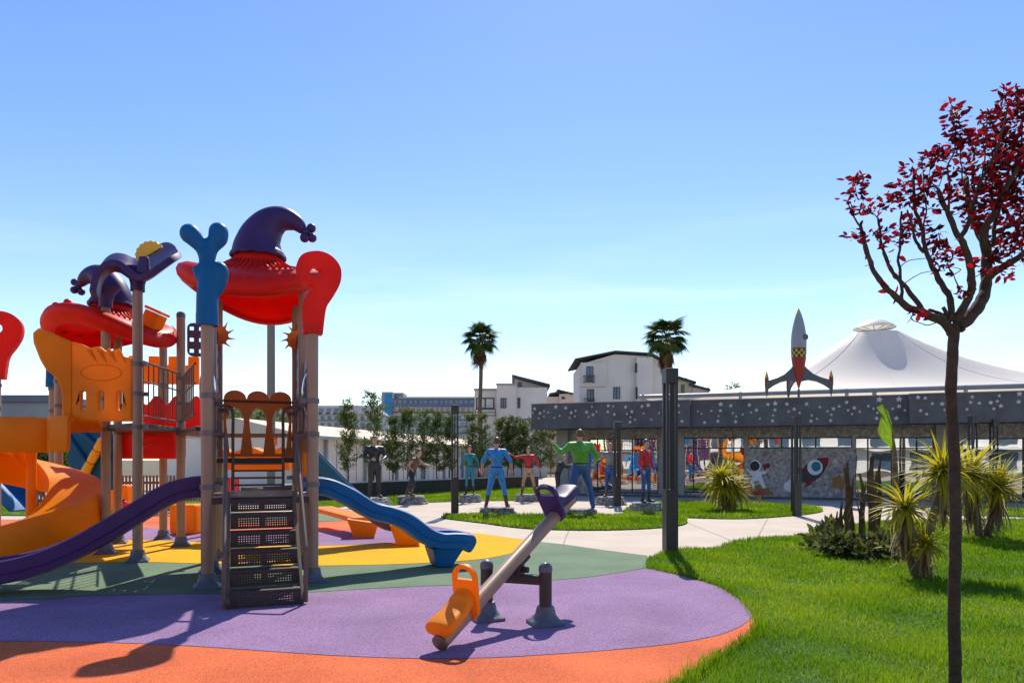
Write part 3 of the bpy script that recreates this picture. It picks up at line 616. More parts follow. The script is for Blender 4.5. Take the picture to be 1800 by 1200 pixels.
# hotel with the blue stair tower
Y = 230; h5 = house('hotel', 760, Y, 'large white and grey hotel with a bright blue stair tower and rows of balconies')
bbox(h5, 'tower_wall', 671, 690, 688.5, 900, Y-1, 10, 'greywall'); bbox(h5, 'blue_panel', 676.5, 688, 692, 752, Y-1.3, .29, 'hotelblue'); bbox(h5, 'tower_side', 690, 709, 690, 900, Y+3, 8, 'greywall')
bbox(h5, 'wall', 688, 850, 712, 900, Y, 14, 'hotelwhite'); bbox(h5, 'top_floor', 689, 850, 700, 711.8, Y-.5, 14, 'hotelgrey'); bbox(h5, 'parapet', 700, 850, 697, 700, Y+2, 10, 'roofbeige')
for r_i, yy in enumerate((704.5, 717, 730, 742, 754)):
    x = 692
    while x < 834:
        w = 4.5 if int(x) % 3 else 6.5
        if r_i != 0 or True: bwin(h5, x, x+w, yy-.5, yy+5.5, Y-.5 if r_i == 0 else Y, 'winblue', 'curtain')
        x += w+random.choice((2.2, 2.8, 4.5))
    bm_ = 'balcony' if r_i == 0 else ('m_red' if r_i == 1 else 'hotelblue')
    if r_i: bbox(h5, 'balcony_edge', 689, 834, yy+6.3, yy+7.6, Y-1.6, 1.58, bm_)
    else: bbox(h5, 'balcony_band', 688, 836, 708.5, 713.5, Y-2, 1.48, 'balcony')
    if r_i > 1: bbox(h5, 'balcony_glass', 772, 800, yy+2.5, yy+6.6, Y-2.0, .3, 'teal')
# grey mansard apartment blocks
Y = 190; h6 = house('mansard_block', 500, Y, 'long grey apartment block with dark mansard roof behind the front tower')
bbox(h6, 'wall', 385, 668, 728, 900, Y, 14, 'offwhite')
a, b = at(380, 728, Y), at(672, 711, Y); mb = MB(); mb.hexa([(a.x, Y-.8, a.z), (b.x, Y-.8, a.z), (b.x, Y+15, a.z), (a.x, Y+15, a.z), (a.x+1, Y+3, b.z), (b.x-3, Y+3, b.z), (b.x-3, Y+11, b.z), (a.x+1, Y+11, b.z)]); mb.build('mansard_roof', M_['hotelgrey'], h6)
bbox(h6, 'stair_wall', 448, 464, 706, 900, Y-.8, 10, 'greywall'); bbox(h6, 'stair_wall', 596, 606, 712, 900, Y-1.2, 10, 'greywall')
for yy in (731, 743, 755):
    for x in list(range(398, 446, 13))+list(range(468, 594, 12))+list(range(610, 662, 12)):
        bwin(h6, x, x+6, yy, yy+6, Y); bbox(h6, 'balcony_edge', x-1.5, x+7.5, yy+6.2, yy+7.6, Y-.9, .88, 'greywall')
for x in list(range(470, 592, 13))+list(range(400, 446, 14)): bbox(h6, 'dormer', x, x+7, 717, 725, Y, 3, 'greywall')
Y = 95; h7 = house('grey_hall', 45, Y, 'low grey hall with a ribbed roof at the far left')
bbox(h7, 'wall', -60, 92, 706, 900, Y, 12, 'greywall'); bbox(h7, 'roof', -64, 95, 694, 706, Y-.6, 13, 'hotelgrey')
# low service building with pitched roof
P0, P1 = Vector((-10.3, 33.8, 0)), Vector((.6, 78, 0)); dd = (P1-P0).normalized(); nn_ = Vector((-dd.y, dd.x, 0))
sb = thing('service_building', P0, 'long low white service building with beige pitched roof behind the planter', 'building')
U = Vector((0, 0, 1)); mb = MB(); mb.hexa([P0, P1, P1+nn_*8, P0+nn_*8, P0+U*2.7, P1+U*2.7, P1+nn_*8+U*2.7, P0+nn_*8+U*2.7]); mb.build('wall', M_['offwhite'], sb)
e0, e1 = P0-nn_*.5-dd*.4+U*2.72, P1-nn_*.5+U*2.72; r0, r1 = P0+nn_*4+U*3.7, P1+nn_*4+U*3.7; b0, b1 = P0+nn_*8.5+U*2.72, P1+nn_*8.5+U*2.72
mb = MB(); mb.add([e0, e1, r1, r0, b0, b1], [(0, 1, 2, 3), (3, 2, 5, 4), (0, 3, 4), (1, 5, 2), (0, 4, 5, 1)]); mb.build('roof', M_['roofbeige'], sb)
mb = MB(); mb.bar(e0-nn_*.05-U*.04, e1-nn_*.05-U*.04, .1, .16); mb.build('gutter', M_['steel'], sb)
L_ = (P1-P0).length; k = 2.0
while k < L_:
    c = P0+dd*k-nn_*.06; mb = MB(); mb.bar(c, c+U*2.69, .3, .12, dd); mb.build('column', M_['steel'], sb); k += 4.6
k = 1.0
while k < 30:
    c = P0+dd*k-nn_*.012; mb = MB(); mb.bar(c, c+U*2.68, .05, .02, dd); mb.build('panel_joint', M_['greywall'], sb); k += 1.15
# tall concrete mast behind the tower
c = at(476.5, 800, 26); mb = MB(); mb.tube([(c.x, 26, 0), (c.x, 26, 8.3)], [.16, .14], 14); solo(mb, 'light_mast', M_['barkgrey'] if False else mat('mast', (.22, .2, .17), .8, .1, 4), (c.x, 26, 0), 'tall plain concrete mast rising behind the front tower', 'mast', smooth=True)
# ---------------- planter wall and saplings ----------------
A0, A1 = Vector((-8.6, 24.0, 0)), Vector((1.5, 38.6, 0)); pd = (A1-A0).normalized(); pn = Vector((-pd.y, pd.x, 0))
pl = thing('planter_wall', A0, 'long black planter wall with pale coping behind the statues', 'wall')
mb = MB(); mb.hexa([A0, A1, A1+pn*.25, A0+pn*.25, A0+U*.62, A1+U*.62, A1+pn*.25+U*.62, A0+pn*.25+U*.62]); mb.build('wall_face', M_['planter'], pl)
k = 0; L_ = (A1-A0).length
while k < L_-.1:
    a = A0+dd*0+pd*(k+.006)-pn*.03+U*.622; b = A0+pd*min(k+1.194, L_)-pn*.03+U*.622; q = pn*.32; h_ = U*.05
    mb = MB(); mb.hexa([a, b, b+q, a+q, a+h_, b+h_, b+q+h_, a+q+h_]); mb.build('coping_stone', M_['capstone'], pl); k += 1.2
mb = MB(); a, b = A0+pn*.26, A1+pn*.26; q = pn*1.3; mb.hexa([a, b, b+q, a+q, a+U*.55, b+U*.55, b+q+U*.55, a+q+U*.55]); mb.build('soil', M_['earth'], pl)
def leafmesh(name, C, D, sz, cols, m, asp=.45, fold=False):
    """many small leaf quads: centres C, directions D"""
    n = len(C); C = np.array(C); D = np.array(D); D = D/np.linalg.norm(D, axis=1, keepdims=True)
    r = rng.normal(size=(n, 3)); s = np.cross(D, r); s /= np.linalg.norm(s, axis=1, keepdims=True)+1e-9
    sz = sz*rng.uniform(.6, 1.3, n)[:, None]; v = np.zeros((n, 6, 3))
    nn2 = np.cross(D, s)*sz*.13; cv = np.cross(D, s)*sz*rng.normal(0, .18, n)[:, None]
    v[:, 0] = C; v[:, 3] = C+D*sz+cv
    for q, (al, wd) in enumerate(((.32, .92), (.7, .75))):
        v[:, 1+q] = C+D*sz*al+s*sz*asp/2*wd+nn2*wd+cv*al*al; v[:, 5-q] = C+D*sz*al-s*sz*asp/2*wd+nn2*wd+cv*al*al
    me = bpy.data.meshes.new(name); me.vertices.add(n*6); me.vertices.foreach_set('co', v.ravel())
    me.loops.add(n*12); b = (np.arange(n)*6)[:, None]; me.loops.foreach_set('vertex_index', (b+np.array([[0, 1, 5, 1, 2, 5, 2, 4, 5, 2, 3, 4]])).ravel().astype(np.int32))
    me.polygons.add(n*4); me.polygons.foreach_set('loop_start', (np.arange(n*4)*3).astype(np.int32)); me.update(calc_edges=True)
    col = me.color_attributes.new('Col', 'FLOAT_COLOR', 'POINT'); c = np.array(cols); t = rng.uniform(0, 1, n)[:, None]; k2 = rng.integers(0, len(c)-1, n)
    base = c[k2]*(1-t)+c[k2+1]*t; cc = np.ones((n, 6, 4)); cc[:, :, :3] = base[:, None]; col.data.foreach_set('color', cc.ravel())
    me.materials.append(M_[m]); return me
def child_mesh(name, me, parent, kind=None):
    o = bpy.data.objects.new(name, me); link(o); o.parent = parent; ORG[o.name] = ORG[parent.name]
    if kind: o['kind'] = kind
    return o
GREENS = [(.055, .085, .018), (.11, .15, .028), (.2, .23, .05)]
def sapling(px, pyt, label, i, wide=.5):
    k = (px-900)/FPX; base = A0+pn*.8; t = (k*base.y-base.x)/(pd.x-k*pd.y); p = base+pd*t; H = EYE-(pyt-HZ)/FPX*p.y
    t_ = thing('sapling_tree', (p.x, p.y, .55), label, 'tree', 'slender saplings in the planter')
    z0 = .55; hh = H-z0; tr = [Vector((random.uniform(-.04, .04)*j, random.uniform(-.04, .04)*j, hh*j/7)) for j in range(8)]
    mb = MB(); mb.tube(tr, [.035-.0042*j for j in range(8)], 6); C = []; D = []
    wide *= 1.45
    for b in range(84):
        u = random.uniform(.14, 1); z = hh*u; a = random.uniform(0, 6.28); l = wide*(1.1-.72*u)*random.uniform(.5, 1.25)*(1 if u > .28 else .7)
        s0 = Vector((0, 0, z)); dv = Vector((math.cos(a), math.sin(a), random.uniform(.35, 1.0))).normalized(); e = s0+dv*l; 
        mb.tube([s0, (s0+e)/2+Vector((0, 0, .03)), e], [.01, .007, .004], 4)
        for q in range(36):
            w = random.uniform(.2, 1.05); c = s0.lerp(e, w)+Vector([random.gauss(0, .055) for _ in range(3)])
            C.append(c); D.append((dv+Vector([random.gauss(0, .55) for _ in range(3)])+Vector((0, 0, .25))))
    o = mb.build('trunk', M_['barkgrey'], None); o.parent = t_
    child_mesh('crown', leafmesh('crown', C, D, .10, GREENS, 'leafy', .4), t_)
for i, (px, pyt, l, w) in enumerate(((612, 712, 'leftmost airy sapling in the planter, beside the blue slide', .5), (657, 692, 'tallest airy sapling, rising behind the dark statue on the left', .75), (716, 724, 'sapling behind the crouching statue with the grey jacket', .6), (746, 724, 'sapling just right of the crouching statue', .55), (768, 728, 'sapling close to the left side of the lamp column at the island tip', .5), (827, 734, 'sapling behind the teal-dressed statue', .6), (848, 732, 'sapling directly below the left palm', .6), (880, 738, 'sapling behind the head of the blue-clad statue', .6), (903, 735, 'sapling between the blue-clad and the red-clad statue', .6), (930, 740, 'sapling right behind the red-clad statue', .7), (950, 748, 'sapling under the left end of the star fascia', .7), (790, 730, 'sapling half hidden by the lamp column at the island tip', .45), (892, 742, 'short sapling left of the red-clad statue', .45), (917, 741, 'short narrow sapling touching the raised arm of the red-clad statue', .45), (690, 738, 'short sapling between the black-clad and the crouching statue', .45), (968, 752, 'rightmost sapling, next to the pavilion pillar', .7))):
    sapling(px, pyt, l, i, w)
# ---------------- palms ----------------
def palm(px, pyc, Y, rad, label, n=56):
    c = at(px, pyc, Y); t_ = thing('palm_tree', (c.x, Y, 0), label, 'palm', 'tall fan palms')
    mb = MB(); mb.tube([(c.x+.05*math.sin(j), Y, c.z*j/10) for j in range(11)], [.27, .2, .19, .18, .18, .17, .17, .17, .17, .19, .22], 10); mb.build('trunk', M_['palmbark'], t_, True)
    def frond(drop, cols):
        vs = []; fs_ = []; co = []; n_ = 17; pet = rad*.55
        def bend(x, y, z): # droop with distance
            r = math.hypot(x, y); return (x, y, z-drop*(r/rad)**2*rad*.45)
        w = .03
        vs += [bend(0, -w, 0), bend(0, w, 0), bend(pet, w, 0), bend(pet, -w, 0)]; fs_ += [(0, 1, 2, 3)]
        for i in range(n_):
            a = R(-78+156*i/(n_-1)); l = rad*.62*(1-.25*abs(i-8)/8)*random.uniform(.85, 1.1); ca, sa = math.cos(a), math.sin(a); ww = .055*rad
            b = len(vs); m = .55
            tip = bend(pet+ca*l, sa*l, 0); tip = (tip[0], tip[1], tip[2]-l*.38)
            vs += [bend(pet, 0, 0), bend(pet+ca*l*m-sa*ww, sa*l*m+ca*ww, .02), tip, bend(pet+ca*l*m+sa*ww, sa*l*m-ca*ww, .02)]; fs_ += [(b, b+1, b+2, b+3)]
        me = bpy.data.meshes.new('frond'); me.from_pydata(vs, [], fs_); col = me.color_attributes.new('Col', 'FLOAT_COLOR', 'POINT')
        col.data.foreach_set('color', np.tile(np.array([*cols, 1.0]), len(vs))); me.materials.append(M_['leafy']); return me
    live = [frond(d, c_) for d, c_ in ((.5, (.05, .09, .018)), (.9, (.035, .075, .015)), (1.3, (.07, .11, .02)), (.8, (.09, .12, .03)))]
    dead = [frond(1.9, (.2, .12, .05)), frond(2.2, (.14, .085, .04))]
    for i in range(n):
        a = i*2.39996; u = i/n; el = R(80-125*u)+random.uniform(-.15, .15)
        me = random.choice(live) if u < .8 else random.choice(dead)
        if u >= .8: el = R(-35-30*random.random())
        inst('frond', me, t_, Matrix.Translation(c+Vector((0, 0, .25-.5*u))) @ Matrix.Rotation(a, 4, 'Z') @ Matrix.Rotation(-el, 4, 'Y') @ Matrix.Diagonal([random.uniform(.8, 1.05)]*3+[1]))
palm(844.5, 599, 60, 1.45, 'slim fan palm rising in front of the off-white house, left of centre')
palm(1171, 597, 52, 1.55, 'fuller fan palm behind the tall dark lamp column')

# ---------------- lamp columns ----------------
def lamp(px, py, pyt, label, solid=.34, Y=None, H=None):
    p = gp(px, py) if Y is None else Vector(((px-900)/FPX*Y, Y, 0)); H = H or EYE-(pyt-HZ)/FPX*p.y; w = .105
    t_ = thing('lamp_column', p, label, 'lamp', 'dark slotted lamp columns')
    zs = H*solid; rz_ = R(8); Q = Matrix.Rotation(rz_, 3, 'Z'); mb = MB(); mb.box((p.x, p.y, zs/2), (.21, .21, zs), rz_); mb.build('lower_column', M_['darkmetal'], t_, bevel=.006)
    for a, b in ((-1, -1), (1, -1), (1, 1), (-1, 1)):
        o = Q @ Vector((a*.078, b*.078, 0)); mb = MB(); mb.box((p.x+o.x, p.y+o.y, (zs+H-.25)/2), (.045, .045, H-.25-zs-.002), rz_); mb.build('upright_bar', M_['darkmetal'], t_)
    o = Q @ Vector((0, -.03, 0)); mb = MB(); mb.box((p.x+o.x, p.y+o.y, (zs+H-.25)/2), (.03, .04, H-.25-zs-.002), rz_); mb.build('light_strip', M_['frame'], t_)
    mb = MB(); mb.box((p.x, p.y, H-.125), (.215, .215, .25), rz_); mb.build('cap', M_['darkmetal'], t_, bevel=.006)
lamp(1178, 968, 648, 'tallest nearest dark lamp column at the edge of the big lawn')
lamp(799.5, 903, 712, 'dark lamp column at the left tip of the grass island')
lamp(1399.5, 906, 732, 'dark lamp column in front of the mural of the rocket')
lamp(1085, 889, 741, 'dark lamp column standing in front of the left pavilion window')
lamp(1710, 0, 0, 'dark lamp column right of the plum trunk, taller of the two there', Y=22.3, H=3.0)
lamp(1747, 0, 0, 'dark lamp column right of the plum trunk, shorter and farther right', Y=24.5, H=3.0)

# ---------------- statues: plain painted figures on rock plinths ----------------
def rock(p, w, d_, h, label):
    lay = MB(); z = 0; nL = 4
    for i in range(nL):
        hh = h/nL; n = 22; sc = 1-.05*i+random.uniform(-.04, .04); ring = []
        ph = random.uniform(0, 6)
        for lv in range(3):
            for j in range(n):
                q = 2*math.pi*j/n; r = sc*(1+.07*math.sin(3*q+ph)+.05*math.sin(7*q+ph*2)+random.uniform(-.05, .05)+(.03 if lv == 1 else -.02))
                sq = 1/max(abs(math.cos(q))**1.2, abs(math.sin(q))**1.2)**.5
                ring.append((p.x+w/2*r*sq*math.cos(q)*.92, p.y+d_/2*r*sq*math.sin(q)*.92, z+hh*lv/2+(random.uniform(-.012, .012) if lv == 1 else 0)))
        fs_ = [(a*n+j, a*n+(j+1) % n, (a+1)*n+(j+1) % n, (a+1)*n+j) for a in range(2) for j in range(n)]+[tuple(range(n))[::-1], tuple(range(2*n, 3*n))]
        lay.add(ring, fs_); z += hh*.985
    return solo(lay, 'rock_plinth', M_['rock'], (p.x, p.y, 0), label, 'plinth', 'rock plinths of the statues')
def statue(p, z0, H, rot, label, cols, pose, hair='s_brown', bulk=1.0, hairlong=False, group='painted figure statues'):
    k = H/1.82; b = bulk; J = dict(pose)
    def V(*a): return Vector(a)
    lean = J.get('lean', (0, 0)); lx, ly = lean
    pel = V(0, 0, J.get('hip', .96)); ch = pel+V(lx*.6, ly*.6, .40); nk = pel+V(lx*.95, ly*.95, .57); hd = nk+V(lx*.25, ly*.25-.03, .16)
    segs = []  # (a,b,ra,rb,matid)
    segs += [(pel, pel+V(lx*.25, ly*.25, .18), .135*b, .125*b, 1), (pel+V(lx*.25, ly*.25, .18), ch, .125*b, .165*b, 1), (ch, nk, .15*b, .06, 1), (nk-V(0, 0, .02), hd, .058, .05, 0)]
    for s, sd in ((-1, 'L'), (1, 'R')):
        sh = ch+V(s*.185*b, 0, .10); el = sh+V(*J.get('el'+sd, (s*.07, .03, -.29))); wr = el+V(*J.get('wr'+sd, (s*.02, -.07, -.25)))
        segs += [(ch+V(s*.08*b, 0, .09), sh, .09*b, .078*b, 1), (sh, el, .07*b, .05*b, 4), (el, wr, .05*b, .034*b, 5)]
        hp = pel+V(s*.09, 0, -.03); kn = hp+V(*J.get('kn'+sd, (s*.03, -.02, -.43))); an = kn+V(*J.get('an'+sd, (s*.02, .03, -.42))); toe = an+V(s*.05, -.17, -.045)
        segs += [(pel, hp, .12*b, .105*b, 2), (hp, kn, .1*b, .062*b, 2), (kn, kn.lerp(an, .35), .06*b, .063*b, 2), (kn.lerp(an, .35), an, .063*b, .044*b, 3), (an+V(0, .03, -.02), toe, .05, .038, 3)]
        J['hand'+sd] = (wr, (wr-el).normalized())
    mb = MB()
    for a, c, ra, rb, m in segs:
        n = 5; P = [a.lerp(c, i/n) for i in range(n+1)]; mb.tube(P, [ra+(rb-ra)*i/n for i in range(n+1)], 10); mb.ell(a, ra*.98, 10, 6); mb.ell(c, rb*.98, 10, 6)
    mb.ell(hd+V(0, 0, .03), (.076, .095, .118), 14, 10); mb.ell(hd+V(0, -.03, -.045), (.055, .06, .06), 10, 6)
    mb.ell(hd+V(0, -.098, .005), (.014, .025, .022), 8, 6)
    for s in (-1, 1): mb.ell(hd+V(s*.078, .01, .015), (.014, .022, .033), 8, 6)
    bl = blob(mb, .021, 3)
    # paint by nearest limb
    A = np.array([s[0] for s in segs]); B = np.array([s[1] for s in segs]); rr = np.array([(s[2]+s[3])/2 for s in segs]); mi = [s[4] for s in segs]
    vv = np.array(bl.v); fc = np.array([vv[list(f)].mean(0) for f in bl.f]); best = None
    AB = B-A; t = np.clip(((fc[:, None]-A[None])*AB[None]).sum(2)/((AB**2).sum(1)+1e-9)[None], 0, 1); dist = np.linalg.norm(fc[:, None]-(A[None]+t[..., None]*AB[None]), axis=2)-rr[None]
    idx = dist.argmin(1); zt_ = nk.z+.03; mm = np.array(mi)[idx]; isH = np.linalg.norm((fc-np.array(hd))/np.array([.1, .13, .17]), axis=1) < 1.15
    mm[isH] = 0; low = (mm == 1) & (fc[:, 2] < pel.z+.05); mm[low] = 2; bl.m = [int(x) for x in mm]
    # fingers join the same mesh
    for sd in 'LR':
        wr, dv = J['hand'+sd]; s, u = frame_of(dv, Vector((0, 1, 0))); bl.mi = 0
        bl.ell(wr+dv*.055, .04, 8, 6)
        for q in range(4):
            o = wr+dv*.085+s*(.027-.018*q); l = (.05, .06, .055, .042)[q]; bl.tube([o, o+dv*l*.6+u*.01, o+dv*l*.95+u*.032], [.0105, .0095, .007], 6)
        o = wr+dv*.04+s*.035; bl.tube([o, o+s*.022+dv*.03, o+s*.02+dv*.06+u*.012], [.012, .011, .008], 6)
    Rm = Matrix.Rotation(rot, 4, 'Z') @ Matrix.Scale(k, 4); zmin = min(v[2] for v in bl.v)
    t_ = thing('statue', (p.x, p.y, z0), label, 'statue', group); T = Matrix.Translation((p.x, p.y, z0-zmin*k-.01)) @ Rm
    def place(m_): m_.v = [tuple(T @ Vector(v)) for v in m_.v]; return m_
    names = ['skin', cols[0], cols[1], cols[2], cols[3] if len(cols) > 3 else cols[0], cols[4] if len(cols) > 4 else (cols[3] if len(cols) > 3 else cols[0])]
    place(bl).build('figure', [M_[n] for n in names], t_, True, 70)
    hm = MB(); hm.lathe([(.01, .148), (.05, .138), (.078, .105), (.09, .055), (.088, 0 if not hairlong else -.05), (.08, -.03 if not hairlong else -.13)], hd+V(0, .012, .012), 14, fn=lambda q, a, r: Vector((q.x, q.y*1.2 if q.y > 0 else q.y*1.05, q.z if q.y > -.02 else max(q.z, .075))))
    place(hm).build('hair', M_[hair], t_, True, 80)
    bt = MB(); bt.tube([pel+V(lx*.1+math.cos(a)*.136*b, ly*.1+math.sin(a)*.136*b, .1) for a in [2*math.pi*i/16 for i in range(17)]], .016, 6); place(bt).build('belt', M_['s_black'], t_, True)
    ey = MB()
    for s in (-1, 1): ey.ell(hd+V(s*.03, -.088, .035), (.012, .008, .008), 8, 6)
    place(ey).build('eyes', M_['s_black'], t_)
def stat(px, pyg, H, rot, w, h, lab, rlab, cols, pose, dy=0, **k):
    f = gp(px, pyg); p = Vector((f.x, f.y+w*.38, 0)); p.x = (px-900)/FPX*p.y
    rock(p, w, w*.78, h, rlab); statue(p, h, H, rot, lab, cols, pose, **k)
stat(658, 889, 2.1, R(25), 1.15, .26, 'tall statue in all black clothes at the left end of the row', 'rock plinth under the black-clad statue at the left end', ('s_black', 's_black', 's_black'), dict(elL=(-.1, -.1, -.24), wrL=(.16, -.2, -.06), elR=(.1, -.1, -.24), wrR=(-.12, -.22, -.06)), bulk=1.2)
stat(724, 887, 1.78, R(70), 1.1, .3, 'crouching statue in brown jacket and dark trousers, arm stretched out', 'rock plinth under the crouching brown-jacketed statue', ('s_brown', 's_black', 's_brown', 's_tan', 's_tan'), dict(hip=.82, lean=(.05, -.2), knL=(-.12, -.2, -.34), anL=(-.02, .12, -.36), knR=(.1, .18, -.36), anR=(.06, .16, -.3), elL=(-.12, .12, -.22), wrL=(-.05, -.16, -.12), elR=(.12, -.2, -.18), wrR=(.03, -.24, -.06)))
stat(826, 883, 1.8, R(-8), .95, .28, 'standing statue in plain teal jumpsuit with auburn hair', 'rock plinth under the teal-clad statue', ('s_teal', 's_teal', 's_black'), dict(elL=(-.14, .02, -.25), wrL=(-.06, -.08, -.22), elR=(.14, .02, -.25), wrR=(.06, -.08, -.22)), hair='s_auburn', bulk=.85, hairlong=True)
stat(873, 908, 1.93, R(176), 1.15, .24, 'statue in plain light blue shirt and trousers, seen from behind', 'rock plinth under the blue-clad statue seen from behind', ('s_blue', 's_blue', 's_brown', 's_blue', 'skin'), dict(elL=(-.16, .02, -.25), wrL=(-.02, -.06, -.24), elR=(.16, .02, -.25), wrR=(.02, -.06, -.24), knL=(-.1, 0, -.43), anL=(-.08, .02, -.42), knR=(.1, 0, -.43), anR=(.08, .02, -.42)), bulk=1.12)
stat(929, 882, 1.78, R(-12), 1.1, .27, 'statue in plain dark red outfit holding one arm out sideways', 'rock plinth under the red-clad statue', ('s_red', 's_tan', 's_brown', 's_red', 's_red'), dict(elL=(-.28, -.06, -.03), wrL=(-.17, -.16, .12), elR=(.17, .0, -.24), wrR=(.1, -.06, -.2), knL=(-.1, 0, -.42), anL=(-.07, .03, -.42), knR=(.1, 0, -.42), anR=(.07, .03, -.42)), bulk=1.08)
stat(980, 879.5, 1.6, R(70), .8, .15, 'stooping dark-suited statue behind the big green-sweatered one', 'low plinth under the stooping dark-suited statue', ('s_black', 's_black', 's_black'), dict(lean=(0, -.24), hip=.9, elL=(-.06, -.2, -.18), wrL=(.06, -.2, .1), elR=(.06, -.2, -.18), wrR=(-.06, -.2, .1)), hair='s_tan')
stat(1020, 908, 2.2, R(196), 1.05, .2, 'big broad statue in green sweater and blue jeans with raised fist', 'rock plinth under the big green-sweatered statue', ('s_green', 's_darkblue', 's_darkblue', 's_green', 's_green'), dict(elR=(.24, .04, -.16), wrR=(.12, -.16, .2), elL=(-.17, .04, -.24), wrL=(.0, -.18, -.14), knL=(-.14, 0, -.42), anL=(-.06, .05, -.42), knR=(.14, 0, -.42), anR=(.08, .05, -.42)), bulk=1.32)
stat(1073, 888, 1.85, R(-20), 1.15, .28, 'statue in dark blue and brown clothes behind the lamp column by the window', 'rock plinth under the statue behind the window lamp column', ('s_grey', 's_darkblue', 's_brown', 's_tan', 's_brown'), dict(elL=(-.14, -.04, -.24), wrL=(-.1, -.2, .02), elR=(.13, 0, -.25), wrR=(0, -.1, -.2)), hair='s_tan', bulk=1.15, hairlong=True)
stat(1135, 902, 1.85, R(40), 1.05, .3, 'statue in red jacket and blue trousers, nearest the tall lamp column', 'rock plinth under the statue in red jacket and blue trousers', ('s_red', 's_darkblue', 's_black', 's_red', 's_red'), dict(elL=(-.08, .02, -.28), wrL=(.02, -.12, -.22), elR=(.08, .02, -.28), wrR=(-.02, -.12, -.22)))

# ---------------- seesaw ----------------
lo, pv = Vector((-.575, 5.5, .085)), Vector((.03, 6.5, .60)); hi = pv+(pv-lo)*1.02
sw = thing('seesaw', (pv.x, pv.y, 0), 'seesaw with taupe beam, orange seat down and purple seat up', 'seesaw')
mb = MB(); mb.tube([lo, hi], .068, 20); mb.build('beam', M_['taupe'], sw, True)
bd = (hi-lo).normalized(); sdv = bd.cross(U).normalized(); bu = sdv.cross(bd).normalized()
for q, s in ((lo, -1), (hi, 1)):
    mb = MB(); mb.tube([q, q+bd*s*.02, q+bd*s*.035], [.071, .071, .05], 18); mb.build('end_cap', M_['brownrail'], sw, True)
def seat(c, f, m):   # f: unit vector along the beam towards the pivot
    t_ = MB(); P = []; n = 14
    prof_s = [(-.28, .08, .118), (-.275, .11, .128), (-.26, .122, .132), (-.15, .118, .134), (-.03, .108, .125), (.03, .12, .115), (.06, .15, .108), (.09, .162, .104), (.12, .155, .104), (.14, .165, .1), (.17, .175, .096)]
    vs = []; fs_ = []
    for x, top, w in prof_s:
        for (a, b) in ((-1, -.07), (-1, .35), (-.85, .8), (-.5, .97), (0, 1), (.5, .97), (.85, .8), (1, .35), (1, -.07)):
            z = .045+(top-.045)*b if b > 0 else -.01
            vs.append(c+f*x+sdv*(a*w)+bu*z)
    m_ = 9
    for i in range(len(prof_s)-1):
        for j in range(m_): fs_.append((i*m_+j, i*m_+(j+1) % m_, (i+1)*m_+(j+1) % m_, (i+1)*m_+j))
    fs_ += [tuple(range(m_))[::-1], tuple(range((len(prof_s)-1)*m_, len(prof_s)*m_))]
    t_.add(vs, fs_); so_ = t_.build('seat', M_[m], sw, True, 180); ss = so_.modifiers.new('s', 'SUBSURF'); ss.levels = 2; ss.render_levels = 2
    hu = (bu*math.cos(R(16))+f*math.sin(R(16))).normalized()
    h = MB(); out_ = []; inn = []
    for i in range(17):
        a = math.pi*i/16; out_.append((.122*math.cos(a), .24+.125*math.sin(a))); inn.append((.088*math.cos(a), .235+.095*math.sin(a)))
    h.plate(out_+[(-.118, -.06), (-.06, -.12), (.06, -.12), (.118, -.06)], [inn], c+f*.15, sdv, hu, .045); h.build('handle', M_[m], so_, True, 50, bevel=.014)
seat(lo+bd*.28+bu*.055, bd, 'orange'); seat(hi-bd*.26+bu*.055, -bd, 'purple')
for o in sw.children:
    if o.name.startswith('seat') and o.location.y >= 0: pass
g1, g2 = Vector((-.245, 6.62, 0)), Vector((.315, 6.42, 0))
for g in (g1, g2):
    mb = MB(); mb.tube([g+U*.1, g+U*.52], .06, 18); po = mb.build('support_post', M_['darkmetal'], sw, True)
    mb = MB(); mb.lathe([(.064, .50), (.066, .53), (.06, .555), (.04, .578), (.005, .588)], g, 18); mb.build('post_cap', M_['shoe'], po, True)
    mb = MB(); mb.lathe([(.165, .0), (.165, .035), (.145, .05), (.125, .06), (.1, .1), (.088, .15), (.078, .18), (.06, .183)], g, 32, fn=lambda q, a, r: Vector((*(q.xy*(1/max(abs(math.cos(a-.35)), abs(math.sin(a-.35)))*.88 if r > .1 else 1.0)), q.z))); mb.build('foot_cover', M_['shoe'], po, True, 35)
mb = MB(); mb.bar(g1+U*.42, g2+U*.42, .07, .09); mb.build('crossbar', M_['darkmetal'], sw, bevel=.008)
mid = (g1+g2)/2; mb = MB(); mb.box(mid+U*.49, (.13, .16, .10), R(-20)); mb.bar(pv-bd*.22-bu*.085, pv+bd*.22-bu*.085, .07, .03); mb.tube([pv-bu*.1-sdv*.12, pv-bu*.1+sdv*.12], .03, 10); mb.build('pivot_bracket', M_['darkmetal'], sw, bevel=.004)
